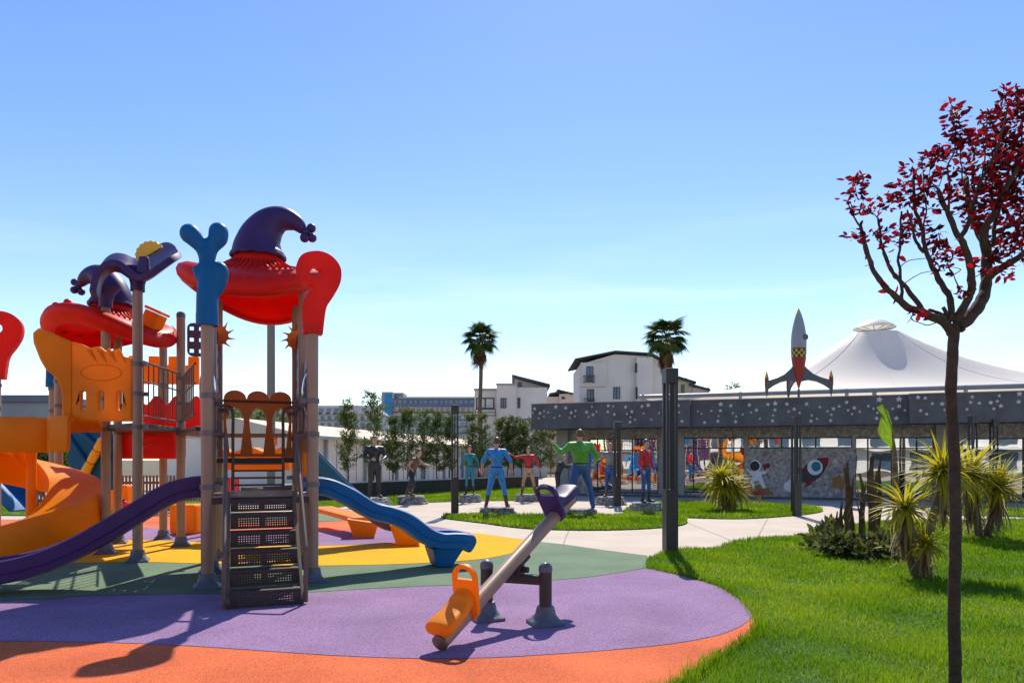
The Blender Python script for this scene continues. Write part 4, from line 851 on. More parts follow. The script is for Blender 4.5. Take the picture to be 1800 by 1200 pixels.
# ---------------- play structure ----------------
FLp, u, v = Vector((-3.66, 8.2, 0)), Vector((.927, .375, 0)), Vector((-.375, .927, 0)); a_ = 1.22
FRp, RLp, RRp = FLp+u*a_, FLp+v*a_, FLp+u*a_+v*a_
P9, P10 = RLp+v*1.22+u*.06, RRp+v*1.22
ps = thing('play_structure', FLp, 'large play structure with two red hat roofs, slides, stairs and taupe posts', 'playground')
ctr = (FLp+FRp+RLp+RRp)/4
def post(p, z, cap=True, r=.072):
    mb = MB(); mb.tube([(p.x, p.y, .02), (p.x, p.y, z)], r, 18); o = mb.build('post', M_['taupe'], ps, True)
    mb = MB(); mb.lathe([(.175, 0), (.175, .035), (.155, .05), (.13, .07), (.108, .11), (.098, .16), (.094, .185), (.074, .19)], p, 32, fn=lambda q, a, r_: Vector((*(q.xy*(1/max(abs(math.cos(a-.4)), abs(math.sin(a-.4)))*.88 if r_ > .11 else 1.0)), q.z))); mb.build('post_shoe', M_['shoe'], o, True, 35)
    if cap: mb = MB(); mb.lathe([(r+.004, z-.05), (r+.004, z+.01), (r*.8, z+.045), (.01, z+.06)], p, 16); mb.build('post_cap', M_['clampm'], o, True)
    return o
def clamp(o, p, z, rz_=0):
    mb = MB(); mb.tube([(p.x, p.y, z-.03), (p.x, p.y, z+.03)], .086, 16); mb.box((p.x+.11*math.cos(rz_), p.y+.11*math.sin(rz_), z), (.08, .05, .06), rz_); mb.build('clamp', M_['clampm'], o, True, 30)
q_ = R(22)
posts = {}
for nm, p, z, c in (('FL', FLp, 3.25, 0), ('FR', FRp, 3.25, 0), ('RL', RLp, 4.0, 0), ('RR', RRp, 4.0, 0), ('P9', P9, 4.0, 0), ('P10', P10, 4.0, 0)):
    posts[nm] = post(p, z, c)
    for zc, rq in ((2.3, q_), (1.9, q_+math.pi/2), (1.25, q_)): clamp(posts[nm], p, zc+random.uniform(-.03, .03), rq+(math.pi if nm in ('FR', 'RR', 'P10') else 0))
rear = dict(a=(gp(242, 988), 4.22), b=(gp(186, 974), 4.15), c=(gp(318, 961), 4.13), d=(gp(207, 956), 3.8), e=(gp(287, 948), 3.8), f=(gp(103, 955), 3.8), g=(gp(93, 941), 3.1), h=(gp(-6, 948), 3.25))
for nm, (p, z) in rear.items():
    posts[nm] = post(p, z, nm == 'c')
    for zc in (2.05, 2.55, 3.0): clamp(posts[nm], p, zc, random.choice((.6, 2.2, 0)))
# decks
def deck(P, z, name='deck', m='deckblack', th=.07):
    P = [Vector((q.x, q.y, 0)) for q in P]; c = sum(P, Vector())/len(P); mb = MB()
    mb.plate([(q.x, q.y) for q in P], [], (0, 0, z-th/2), (1, 0, 0), (0, 1, 0), th); return mb.build(name, M_[m], ps, bevel=.008)
o = deck([FLp-v*.04+u*.0, FRp-v*.04, RRp, RLp], 1.12, 'deck', 'taupe', .03); deck([FLp-v*.05, FRp-v*.05, RRp, RLp], 1.088, 'deck_frame')
deck([RLp+v*.03, RRp+v*.03, P10, P9], 1.58)
ra, rb, rc, rd, re = [rear[k][0] for k in 'abcde']
deck([ra, rc, re, rd, rb], 2.12)
# staircase
st0 = ctr-v*(a_/2+.06)+u*.0; n_st = 6; run, top = 1.28, 1.11; sw_ = .37
st = MB(); st.bar(st0-u*sw_-v*0+U*top, st0-u*sw_-v*run+U*.02, .035, .16); stair = st.build('staircase', M_['brownrail'], ps, bevel=.004)
mb = MB(); mb.bar(st0+u*sw_+U*top, st0+u*sw_-v*run+U*.02, .035, .16); mb.build('stringer', M_['brownrail'], stair, bevel=.004)
def uvq(mb, name, mats, parent, P):
    me = bpy.data.meshes.new(name); off = ORG[parent.name]; me.from_pydata([tuple(p-off) for p in P], [], [(0, 1, 2, 3)]); l = me.uv_layers.new(name='UVMap')
    w, h = (P[1]-P[0]).length, (P[3]-P[0]).length
    for i, uvc in enumerate(((0, 0), (w, 0), (w, h), (0, h))): l.data[i].uv = uvc
    me.materials.append(mats); return child_mesh(name, me, parent)
for i in range(n_st):
    z1 = top*(i+1)/n_st; z0 = top*i/n_st; c = st0-v*(run*(1-i/n_st)); L0, R0 = c-u*(sw_-.02), c+u*(sw_-.02)
    ri = uvq(None, 'riser', M_['perforated'], stair, [L0+U*(z0+.012), R0+U*(z0+.012), R0+U*(z1-.025), L0+U*(z1-.025)])
    if i < n_st-1:
        d2 = v*(run/n_st); mb = MB(); mb.hexa([L0-v*.012+U*(z1-.028), R0-v*.012+U*(z1-.028), R0+d2+U*(z1-.028), L0+d2+U*(z1-.028), L0-v*.012+U*z1, R0-v*.012+U*z1, R0+d2+U*z1, L0+d2+U*z1]); mb.build('tread', M_['deckblack'], stair, bevel=.004)
for s in (-1, 1):
    b = st0+u*s*(sw_+.035); mb = MB()
    mb.tube(smooth_path([b-v*run+U*.03, b-v*(run-.0)+U*.1, b-v*run*.98+U*.55, b-v*run*.9+U*.72, b-v*.1+U*1.72, b+v*.0+U*1.84, b+v*.06+U*1.86, b+v*.08+u*s*.06+U*1.86, b+v*.06+u*s*.2+U*1.86], 5), .024, 10); mb.build('handrail', M_['brownrail'], stair, True)
    mb = MB(); mb.tube([b+v*.02+U*1.05, b+v*.02+U*1.85], .022, 10); mb.build('handrail_post', M_['brownrail'], stair, True)
# inner ladder between the two decks with guard hoops
lc = (RLp+RRp)/2+v*.0
lad = MB(); lad.tube(smooth_path([lc-u*.33+U*1.13, lc-u*.33+U*1.9, lc-u*.33+U*2.2, lc-u*.38+v*.02+U*2.29, lc-u*.5+U*2.3], 5), .022, 8); ldo = lad.build('inner_ladder', M_['brownrail'], ps, True)
mb = MB(); mb.tube(smooth_path([lc+u*.33+U*1.13, lc+u*.33+U*1.9, lc+u*.33+U*2.2, lc+u*.38+U*2.29, lc+u*.5+U*2.3], 5), .022, 8); mb.build('guard_hoop', M_['brownrail'], ldo, True)
for z in (1.2, 1.3, 1.4, 1.5): mb = MB(); mb.tube([lc-u*.33+U*z, lc+u*.33+U*z], .014, 8); mb.build('rung', M_['brownrail'], ldo, True)
# arched orange panel at the back of the upper deck
def arc(cx, cy, rx, ry, a0, a1, n=12): return [(cx+rx*math.cos(R(a0+(a1-a0)*i/n)), cy+ry*math.sin(R(a0+(a1-a0)*i/n))) for i in range(n+1)]
def arch_panel(p, q, z0, h, name, m):
    d_ = (q-p); L = d_.length; d_.normalize(); L -= .16; o = p+d_*.08+U*z0; w = L/3
    outl = [(0, 0), (L, 0)]+[(L, h*.9)]+[(x, y) for cx in (L*5/6, L/2, L/6) for x, y in arc(cx, h*.9, w/2*.98, h*.13, 0, 180, 10)]+[(0, h*.9)]
    holes = [[(w*i+w*.28, .02), (w*i+w*.72, .02)]+arc(w*i+w/2, h*.62, w*.38, h*.2, 0, 180, 12)[1:-1] for i in range(3)]
    holes = [[(w*i+w*.27, .05), (w*i+w*.73, .05)]+arc(w*i+w/2, h*.52, w*.38, h*.24, 0, 180, 12) for i in range(3)]
    mb = MB(); mb.plate(outl, holes, o, d_, U, .022); pn_ = mb.build(name, M_[m], ps, bevel=.004)
    nrm = d_.cross(U); mb = MB(); mb.tube([p+U*(z0+h*.86)-nrm*-.03, q+U*(z0+h*.86)-nrm*-.03], .016, 8); mb.build('panel_rail', M_['brownrail'], pn_, True); return pn_
arch_panel(P9, P10, 1.6, 1.0, 'arch_panel', 'orange_board')
# climbing plates at the sides of the upper bay
def hole_plate(p, q, z0, z1, name, m, rows=5, cols=2):
    d_ = (q-p); L = d_.length-.2; d_.normalize(); h = z1-z0; outl = arc(L-.1, h-.1, .1, .1, 0, 90, 5)+arc(.1, h-.1, .1, .1, 90, 180, 5)+arc(.1, .1, .1, .1, 180, 270, 5)+arc(L-.1, .1, .1, .1, 270, 360, 5)
    holes = []
    for i in range(cols):
        for j in range(rows): cx, cy = L*(i+.5)/cols, h*(j+.5)/rows; s = min(.055, L/cols*.22); holes.append([(cx-s, cy-s), (cx+s, cy-s), (cx+s, cy+s), (cx-s, cy+s)])
    mb = MB(); mb.plate(outl, holes, p+d_*.1+U*z0, d_, U, .03); return mb.build(name, M_[m], ps, bevel=.005)
hole_plate(RRp, P10, 1.62, 3.5, 'climbing_plate', 'plum', 6, 3); hole_plate(RLp, P9, 1.62, 3.5, 'climbing_plate', 'plum', 6, 3)
hole_plate(rear['c'][0], rear['c'][0]+Vector((.62, .22, 0)), 3.4, 4.0, 'climbing_plate', 'plum', 3, 3)
# bubble windows between front and rear posts
for p, q, s in ((FLp, RLp, -1), (FRp, RRp, 1)):
    c = (p+q)/2+U*2.45; mb = MB(); mb.ell(c+u*s*.02, (.1, .3, .3), 20, 12, Matrix.Rotation(q_, 3, 'Z')); mb.build('bubble_panel', mat('bubble', (.1, .14, .19), .08, .1, 2, spec=.8), ps, True)
    d_ = (q-p).normalized(); mb = MB(); n = 24
    mb.plate([(0, 0), (a_-.16, 0), (a_-.16, 1.25), (0, 1.25)], [[((a_-.16)/2+.33*math.cos(2*math.pi*i/n), .8+.33*math.sin(2*math.pi*i/n)) for i in range(n)]], p+d_*.08+U*1.66, d_, U, .035); mb.build('bubble_frame', M_['purple' if s < 0 else 'plum'], ps, bevel=.006)
# sun plates on the rear posts
for p in (P9, P10):
    N = 11; pts = []
    for i in range(N):
        a0 = 2*math.pi*i/N; d1 = 2*math.pi/N; pts += [(.15*math.cos(a0), .15*math.sin(a0)), (.155*math.cos(a0+d1*.3), .155*math.sin(a0+d1*.3)), (.26*math.cos(a0+d1*.72), .26*math.sin(a0+d1*.72)), (.165*math.cos(a0+d1*.72), .165*math.sin(a0+d1*.72))]
    mb = MB(); mb.plate(pts, [], p+U*3.45-v*.085, u, U, .03); sp = mb.build('sun_plate', M_['orange_board'], ps, bevel=.004)
# roofs
def roof(c, zb, sc, phi, hatdir, hat=True):
    def fn(q, a, r): return Vector((q.x*sc, q.y*sc, q.z*sc-.2*sc*(min(r, 1.05)**2)*math.cos(2*(a-phi))))
    pr = [(.30, .62), (.31, .55), (.36, .47), (.46, .40), (.58, .355), (.6, .335), (.74, .325), (.88, .30), (.97, .235), (1.0, .16), (.985, .085), (.93, .03), (.86, .004), (.82, 0), (.80, .01)]
    mb = MB(); mb.lathe(pr, Vector((c.x, c.y, zb)), 56, fn); o = mb.build('roof', M_['red'], ps, True, 60)
    so2 = o.modifiers.new('thick', 'SOLIDIFY'); so2.thickness = .022; so2.offset = -1
    for i in range(44):   # pleats of the crown
        a = 2*math.pi*i/44; P = []
        for r, z in ((.345, .50), (.45, .415), (.58, .365)):
            q = fn(Vector((r*math.cos(a), r*math.sin(a), z)), a, r); P.append(q+Vector((c.x, c.y, zb)))
        mb = MB(); mb.tube(P, [.011*sc, .014*sc, .017*sc], 5)
        if i == 0: pleat = mb
        else: pleat.add(mb.v, mb.f)
    pleat.build('pleats', M_['red'], o, True)
    sc_ = MB()   # squiggle relief
    for k in range(3):
        P = []
        for i in range(9):
            a = phi+R(-14+30*k+i*2.6); r = .95+.012*math.sin(i*1.6); q = fn(Vector((r*math.cos(a), r*math.sin(a), .262+.018*math.sin(i*1.9+k))), a, r); P.append(q+Vector((c.x, c.y, zb)))
        sc_.tube(P, .008, 5)
    sc_.build('relief', M_['redmid'], o, True)
    hb = Vector((c.x, c.y, zb+.60*sc)); hd_ = hatdir.normalized()
    mb = MB(); pth = smooth_path([hb, hb+U*.13*sc+hd_*.0, hb+U*.30*sc+hd_*.05*sc, hb+U*.455*sc+hd_*.17*sc, hb+U*.52*sc+hd_*.33*sc, hb+U*.47*sc+hd_*.5*sc, hb+U*.36*sc+hd_*.6*sc], 5)
    n = len(pth); rad = [(.31*(1-i/(n-1))**.92+.05)*sc*(1.0 if i > 0 else 1) for i in range(n)]; rad[0] = .35*sc
    mb.tube(pth, rad, 24); h = mb.build('hat', M_['purple'], o, True, 70)
    mb = MB(); mb.tube([hb+U*.0+Vector((.335*sc*math.cos(t), .335*sc*math.sin(t), .035*math.sin(t*12)*.3)) for t in [2*math.pi*i/48 for i in range(49)]], .03*sc, 8); mb.build('hat_brim', M_['purple'], o, True)
    e = pth[-1]
    for k, off in enumerate((hd_*.03+U*.0, hd_*.1+U*.05, hd_*.11-U*.08, hd_*.02-U*.1+hd_.cross(U)*.05)):
        mb = MB(); mb.ell(e+off*sc, .062*sc, 14, 10); mb.build('pompom', M_['purple'], o, True)
    return o
roof((RLp+RRp+P9+P10)/4, 3.90, 1.1, R(-90+10), Vector((1, .1, 0)))
rctr = at(197, 600, 11.9); r2 = roof(Vector((rctr.x, 11.9, 0)), 3.62, 1.04, R(-18), Vector((-1, .15, 0)))
mb = MB(); c = at(270, 562, 11.75); mb.box(c-Vector((.05, 0, .12)), (.27, .27, .5), 0, Matrix.Rotation(R(24), 3, 'Y')); mb.box(c+Vector((.065, 0, .145)), (.31, .31, .05), 0, Matrix.Rotation(R(24), 3, 'Y')); mb.build('roof_chimney', M_['orange'], ps, bevel=.012)
# studs on the rear roof
for i in range(9):
    a = R(95+i*20); mb = MB(); r = .84*1.04; mb.ell(Vector((rctr.x+r*math.cos(a), 11.9+r*math.sin(a), 3.62+.32*1.04-.208*(.84**2)*math.cos(2*(a+R(18)))+.0)), .06, 10, 6); mb.build('stud', M_['red'], r2, True)
# curl and cactus finials
curl_o = [(835, 825), (830, 720), (835, 640), (850, 590), (895, 535), (860, 530), (820, 500), (797, 440), (800, 390), (830, 345), (880, 322), (940, 315), (1000, 335), (1045, 380), (1062, 430), (1055, 500), (1020, 575), (975, 650), (960, 730), (950, 825)]
def curl(p, z, s, flip=1):
    f = [((x-892)*s*flip/3.53, (825-y)*s/3.53) for x, y in curl_o]; f = [tuple(q[:2]) for q in smooth_path([Vector((*q, 0)) for q in f], 4)]
    n = 18; hole = [((905-892+32*math.cos(2*math.pi*i/n))*s*flip/3.53, (825-445+36*math.sin(2*math.pi*i/n))*s/3.53) for i in range(n)]
    mb = MB(); mb.plate(f, [hole], (p.x, p.y, z), u, U, .17); o = mb.build('curl_finial', M_['red'], ps, True, 50, bevel=.035)
    b_ = o.modifiers['bevel']; b_.segments = 3
    return o
curl(FRp, 3.14, 8.66/FPX); curl(rear['h'][0], 3.12, 13.0/FPX*.84)
def cactus(p, z, s, flip=1):
    mb = MB()
    def L(pts, r): mb.tube(smooth_path([Vector((p.x, p.y, z))+u*(x*s*flip)+U*(y*s) for x, y in pts], 5), [q*s for q in np.interp(np.linspace(0, 1, (len(pts)-1)*5+1), np.linspace(0, 1, len(r)), r)], 14); e = Vector((p.x, p.y, z))+u*(pts[-1][0]*s*flip)+U*(pts[-1][1]*s); mb.ell(e, r[-1]*s, 14, 8)
    L([(0, 0), (0, .3), (.0, .62), (-.01, .8)], [.13, .125, .1, .075]); L([(-.01, .75), (-.06, .86), (-.14, .97), (-.19, 1.02)], [.09, .075, .11, .12]); L([(0, .75), (.05, .88), (.115, 1.0), (.125, 1.08)], [.09, .08, .115, .118])
    L([(.02, .3), (.11, .4), (.14, .54), (.135, .62)], [.09, .08, .1, .105]); L([(0, .45), (-.08, .5), (-.11, .58), (-.11, .6)], [.06, .05, .055, .06])
    bl = blob(mb, .02*s+.004, 6); o = bl.build('cactus_finial', M_['blue'], ps, True, 80)
    mb = MB(); mb.tube([(p.x, p.y, z-.06), (p.x, p.y, z+.08)], .128*s, 18); mb.build('socket', M_['blue'], o, True, 40)
cactus(FLp, 3.22, 1.0); cactus(rear['g'][0], 3.1, 1.0)
# slides
def slide(path, side, name, m, w=.5, h=.2, th=.05, foot=None):
    pr = [(-w/2-.05, h), (-w/2-.045, -.03), (-w/2+.05, -.055), (w/2-.05, -.055), (w/2+.045, -.03), (w/2+.05, h), (w/2+.02, h+.018), (w/2-.03, h+.005), (w/2-.045, .03), (w/2-.11, 0), (-w/2+.11, 0), (-w/2+.045, .03), (-w/2+.03, h+.005), (-w/2-.02, h+.018)]
    P = smooth_path(path, 6); mb = MB(); nP = len(P); vs = []; fs_ = []; K = len(pr)
    for i, p in enumerate(P):   # side walls slope away at the exit
        tdir = P[min(i+1, nP-1)]-P[max(i-1, 0)]; up_ = side.cross(tdir).normalized(); tl = max(0, (i-(nP-6))/5)
        up_ = up_ if up_.z > 0 else -up_
        for a, b in pr: vs.append(p+side*a*(1-.1*tl*tl)+up_*(b*(1-.8*tl**1.5) if b > .02 else b))
    for i in range(nP-1):
        for j in range(K): fs_.append((i*K+j, i*K+(j+1) % K, (i+1)*K+(j+1) % K, (i+1)*K+j))
    fs_ += [tuple(range(K))[::-1], tuple(range((nP-1)*K, nP*K))]
    mb.add(vs, fs_); o = mb.build(name, M_[m], ps, True, 50); mb = MB(); P = P[:-6]
    for e in (-1, 1):
        mb.tube([p+side*e*(w/2+.052)+U*.07 for p in P], .014, 6)
    mb.build('side_rib', M_[m], o, True); return o
s0 = (FRp+RRp)/2+u*.02+v*.02
pb = [s0+u*x+U*z for x, z in ((-.05, 1.12), (.18, 1.12), (.45, 1.0), (.77, .80), (1.04, .72), (1.27, .62), (1.54, .42), (1.77, .33), (2.0, .32), (2.16, .30), (2.24, .25))]
bs = slide(pb, v, 'blue_slide', 'blue', .5, .175)
mb = MB(); f0 = s0+u*1.86; mb.hexa([f0-u*.12-v*.2+U*.02, f0+u*.1-v*.2+U*.02, f0+u*.1+v*.2+U*.02, f0-u*.12+v*.2+U*.02, f0-u*.2-v*.25+U*.29, f0+u*.27-v*.25+U*.29, f0+u*.27+v*.25+U*.29, f0-u*.2+v*.25+U*.29]); mb.build('slide_foot', M_['blue'], bs, bevel=.015)
s1 = (FLp+RLp)/2-u*.02-v*.05
pp = [s1-u*x+U*z for x, z in ((-.05, 1.12), (.15, 1.12), (.4, 1.05), (.7, .86), (1.1, .6), (1.5, .38), (1.9, .24), (2.4, .17), (2.9, .16))]
pu = slide(pp, -v, 'purple_slide', 'purple')
mb = MB(); f0 = s1-u*2.6; mb.hexa([f0-u*.15-v*.22+U*.01, f0+u*.15-v*.22+U*.01, f0+u*.15+v*.22+U*.01, f0-u*.15+v*.22+U*.01, f0-u*.25-v*.25+U*.12, f0+u*.25-v*.25+U*.12, f0+u*.25+v*.25+U*.12, f0-u*.25+v*.25+U*.12]); mb.build('slide_foot', M_['purple'], pu, bevel=.01)
# slide entry hoods
for p, q, m in ((FRp, RRp, 'orange'), (FLp, RLp, 'purple')):
    d_ = (q-p).normalized(); L = a_-.17; mb = MB(); mb.plate([(0, 0), (L*.22, 0)]+arc(L/2, .35, L*.28, .42, 180, 0, 10)+[(L*.78, 0), (L, 0), (L, .55)]+arc(L/2, .62, L/2, .25, 0, 180, 10)+[(0, .55)], [], p+d_*.085+U*1.13, d_, U, .06); mb.build('slide_hood', M_[m], ps, True, 40, bevel=.012)
# spiral slide
pc = Vector((-7.78, 11.05, 0)); rp_ = pc+U*2.25
mb = MB(); mb.tube([pc+U*.02, rp_], .075, 16); sp = mb.build('spiral_slide', M_['orange'], ps, True)
rm = .62; hw = .36; pth = []; sds = []; n = 76; a0, a1 = R(-40), R(-40-440)
for i in range(n+1):
    t = i/n; a = a0+(a1-a0)*t; z = 2.14-1.84*(max(0, t-.13)/.87)**1.08; pth.append(pc+Vector((rm*math.cos(a), rm*math.sin(a), z))); sds.append(Vector((math.cos(a), math.sin(a), 0)))
lead = [Vector((-6.5, 10.42, 2.15)), Vector((-6.75, 10.45, 2.15)), Vector((-7.05, 10.52, 2.14))]
pr = [(-hw-.02, .16), (-hw-.02, -.05), (hw+.02, -.05), (hw+.045, .02), (hw+.07, .44), (hw+.03, .48), (hw-.01, .44), (hw-.03, .07), (hw-.12, 0), (-hw+.08, 0), (-hw+.02, .05), (-hw+.01, .16)]
P = lead+pth; sd2 = [Vector((-.05, -1, 0)).normalized(), Vector((-.08, -1, 0)).normalized(), Vector((.35, -.95, 0)).normalized()]+sds
mb = MB(); mb.sweep(pr, P, sides=sd2); tr_ = mb.build('spiral_trough', M_['orange'], sp, True, 60)
# orange entrance panel of the spiral slide
pa, pb_ = Vector((-6.62, 10.28, 0)), Vector((ra.x-.06, ra.y-.02, 0)); d_ = (pb_-pa); L = d_.length; d_.normalize()
slot = lambda cx, y0, y1, w: [(cx+w, y0), (cx+w, y1)]+arc(cx, y1, w, w, 0, 180, 6)[1:-1]+[(cx-w, y1), (cx-w, y0)]+arc(cx, y0, w, w, 180, 360, 6)[1:-1]
top_ = [(L, .95), (L*.85, .98), (L*.72, 1.08), (L*.58, 1.04), (L*.46, 1.13), (L*.3, 1.1), (L*.16, 1.16), (0, 1.2)]
mb = MB(); mb.plate([(0, 0), (L, 0)]+top_, [slot(L*.2, .2, .42, .035), slot(L*.5, .2, .42, .035), slot(L*.8, .2, .42, .035)], pa+U*2.13, d_, U, .09); ep = mb.build('entrance_panel', M_['orange'], ps, True, 45, bevel=.025)
side = Vector((-.75, -.35, 0)).normalized()   # flared horn wing
mb = MB(); mb.plate([(0, 0), (.0, 1.2), (.13, 1.25), (.3, 1.33), (.42, 1.36), (.49, 1.29), (.48, 1.14), (.4, .9), (.33, .76), (.2, .64), (.13, .46), (.11, 0)], [], pa+U*2.13, side, U, .12); mb.build('horn_wing', M_['orange'], ep, True, 45, bevel=.045)
mb = MB(); mb.tube([pa+d_*(L*.5+.3*math.cos(t))+U*(2.13+.73+.12*math.sin(t))-d_.cross(U)*-.047 for t in [2*math.pi*i/32 for i in range(33)]], .008, 5); mb.build('oval_relief', M_['orange'], ep, True)
for i in range(4):
    x = L*(.3+.16*i); nn2 = d_.cross(U); mb = MB(); mb.tube([pa+d_*x+U*(2.13+1.08)+nn2*.045, pa+d_*(x+.05)+U*(2.13+1.0)+nn2*.05, pa+d_*(x+.12)+U*(2.13+.88)+nn2*.046], [.03, .026, .006], 8); mb.build('claw_ridge', M_['orange'], ep, True)
# railing of the rear deck
def railing(p, q, z0, z1, nb=8):
    mb = MB(); mb.tube([p+U*z1, q+U*z1], .018, 8); r_ = mb.build('railing', M_['brownrail'], ps, True)
    for zz_ in (z0+.08, z1-.3): mb = MB(); mb.tube([p+U*zz_, q+U*zz_], .014, 8); mb.build('rail', M_['brownrail'], r_, True)
    for i in range(1, nb): c = p.lerp(q, i/nb); mb = MB(); mb.tube([c+U*(z0+.06), c+U*(z1-.005)], .012, 6); mb.build('baluster', M_['brownrail'], r_, True)
railing(ra, rc, 2.15, 3.07, 9); railing(rc, RLp+v*1.1-u*.25, 2.15, 3.0, 9)
deck([rc+Vector((0, -.2, 0)), rc+Vector((.1, .5, 0)), P9+Vector((-.1, .3, 0)), P9+Vector((-.15, -.4, 0))], 2.05, 'bridge_deck')
# battlement panel, red wavy panels
def battlement(p, q, z0, h, nm='battlement_panel'):
    d_ = (q-p); L = d_.length; d_.normalize(); k = 4; w = L/(2*k-1); out_ = [(0, 0), (L, 0)]
    for i in range(k): x1 = L-2*i*w; out_ += [(x1, h), (x1-w*1.05, h)]+([(x1-w*1.05, h*.68), (x1-2*w, h*.68)] if i < k-1 else [])
    mb = MB(); mb.plate(out_, [], p+U*z0, d_, U, .1); return mb.build(nm, M_['orange'], ps, True, 40, bevel=.02)
battlement(gp(228, 946), at(350, 660, 13.6).xy.to_3d(), 3.05, .55)
def wavy(p, q, z0, h, m, nm, th=.08, n=3, amp=.09):
    d_ = (q-p); L = d_.length; d_.normalize(); mb = MB(); mb.plate([(0, 0), (L, 0)]+[(L*(1-i/24), h+amp*math.sin(i/24*n*2*math.pi+.5)) for i in range(25)], [], p+U*z0, d_, U, th); return mb.build(nm, M_[m], ps, True, 40, bevel=.015)
wavy(at(246, 0, 13.2).xy.to_3d(), at(352, 0, 13.2).xy.to_3d(), 2.15, .55, 'red', 'wavy_panel')
mb = MB(); c = at(268, 784, 12.9); mb.box((c.x, 12.9, 1.86), (1.08, .5, .58)); rbx = mb.build('tunnel_box', M_['red'], ps, bevel=.06)
for r in (.34, .2): mb = MB(); mb.tube([Vector((c.x+.18, 12.64, 1.65))+Vector((-r*math.cos(t)*1.2, 0, r*math.sin(t))) for t in [i/10*math.pi/2 for i in range(11)]], .02, 6); mb.build('swirl_relief', M_['redmid'], rbx, True)
# wavy purple canopy
e1 = [(163, 512), (168, 488), (178, 472), (193, 462), (210, 464), (228, 478), (245, 487), (262, 482), (283, 468), (303, 453), (321, 440)]
e2 = [(175, 500), (180, 472), (192, 455), (205, 449), (220, 451), (236, 458), (250, 458), (266, 447), (284, 431), (300, 421), (312, 417)]
n = 8; vs = []; fs_ = []
E1 = smooth_path([at(x, y, 10.0) for x, y in e1], 3); E2 = smooth_path([at(x, y, 11.4) for x, y in e2], 3)
for i in range(len(E1)):
    tp = max(0, (i-(len(E1)-9))/8)
    for j in range(n+1): t = .5+(j/n-.5)*math.sqrt(max(.02, 1-tp*tp)); vs.append(E1[i].lerp(E2[i], t)-U*.16*math.sin(t*math.pi))
for i in range(len(E1)-1):
    for j in range(n): b = i*(n+1)+j; fs_.append((b, b+1, b+n+2, b+n+1))
mb = MB(); mb.add(vs, fs_); cn = mb.build('wave_canopy', M_['purple'], ps, True, 80); sdf = cn.modifiers.new('t', 'SOLIDIFY'); sdf.thickness = .09; sdf.offset = 0; bv = cn.modifiers.new('b', 'BEVEL'); bv.width = .03; bv.segments = 3; bv.angle_limit = R(50)
for p, z in ((ra, 4.22), (rb, 4.16)): mb = MB(); mb.lathe([(.1, z-.12), (.1, z-.02), (.13, z+.1), (.22, z+.22)], p, 18); mb.build('canopy_socket', M_['purple'], cn, True)
mb = MB(); c = at(249, 465, 10.05); mb.hexa([c+Vector((-.1, 0, -.13)), c+Vector((.1, 0, -.13)), c+Vector((.1, .12, -.13)), c+Vector((-.1, .12, -.13)), c+Vector((-.06, .02, .14)), c+Vector((.07, .02, .14)), c+Vector((.07, .1, .14)), c+Vector((-.06, .1, .14))]); mb.build('canopy_nub', M_['purple'], cn, bevel=.03)
mb = MB(); c = at(264, 448, 10.8); mb.plate([(.22*math.cos(R(180*i/16))*(1.1 if i % 2 else 1), .2*math.sin(R(180*i/16))*(1.1 if i % 2 else 1)) for i in range(17)], [], c, Vector((.86, 0, .5)), Vector((-.5, 0, .86)), .06); mb.build('sun_gear', M_['yellow'], cn, bevel=.01)
# blue climbing wall with yellow roller
wb = at(155, 800, 13.6); mb = MB(); W0, W1 = at(112, 800, 13.4), at(200, 800, 13.4)
def wp(x, z, y=0): return Vector((W0.x+(W1.x-W0.x)*x, 13.4+y+.35*(1-z/2.3), z))
mb.hexa([wp(0, .95), wp(1, .95), wp(1, .95, .1), wp(0, .95, .1), wp(0, 2.25), wp(1, 2.25), wp(1, 2.25, .1), wp(0, 2.25, .1)]); cw = mb.build('climbing_wall', M_['blue'], ps, bevel=.03)
for (x0, z0), (x1, z1) in (((.02, 2.1), (.4, 1.5)), ((.4, 1.5), (.1, 1.0)), ((.3, 2.15), (.72, 1.75)), ((.72, 2.0), (.32, 1.05)), ((.95, 1.9), (.6, 1.0))): mb = MB(); mb.tube([wp(x0, z0, -.02), wp(x1, z1, -.02)], .055, 8); mb.build('wall_ridge', M_['blue'], cw, True)
ya, yb_ = wp(.36, 1.27, -.08), wp(.82, 1.98, -.08)
for i in range(3): mb = MB(); mb.tube([ya.lerp(yb_, i/3+.01), ya.lerp(yb_, i/3+.06), ya.lerp(yb_, (i+1)/3-.06), ya.lerp(yb_, (i+1)/3-.01)], [.075, .085, .085, .075], 14); mb.build('yellow_roller', M_['yellow'], cw, True)
# rear wave slide with teal cheek and orange feet
q0 = at(505, 810, 12.2); q1 = at(700, 950, 12.6); q1.z = .25; dq = Vector((q1.x-q0.x, q1.y-q0.y, 0)); Lq = dq.length; dq.normalize(); sq_ = Vector((-dq.y, dq.x, 0)); q0.z = 0
prq = [q0+dq*x*Lq+U*z for x, z in ((0, 1.58), (.12, 1.58), (.3, 1.25), (.45, .98), (.6, .8), (.75, .5), (.88, .34), (1.0, .3))]
rw = slide(prq, sq_, 'wave_slide', 'plum', .55, .16)
mb = MB(); mb.plate([(.12*Lq, 2.0), (.62*Lq, .98), (.62*Lq, .86), (.45*Lq, 1.0), (.3*Lq, 1.3), (.12*Lq, 1.58)], [], q0-sq_*.36, dq, U, .04); mb.build('teal_cheek', M_['teal'], rw, bevel=.01)
mb = MB(); mb.plate([(.12*Lq, 2.0), (.62*Lq, .98), (.62*Lq, .86), (.45*Lq, 1.0), (.3*Lq, 1.3), (.12*Lq, 1.58)], [], q0+sq_*.36, dq, U, .04); mb.build('teal_cheek', M_['teal'], rw, bevel=.01)
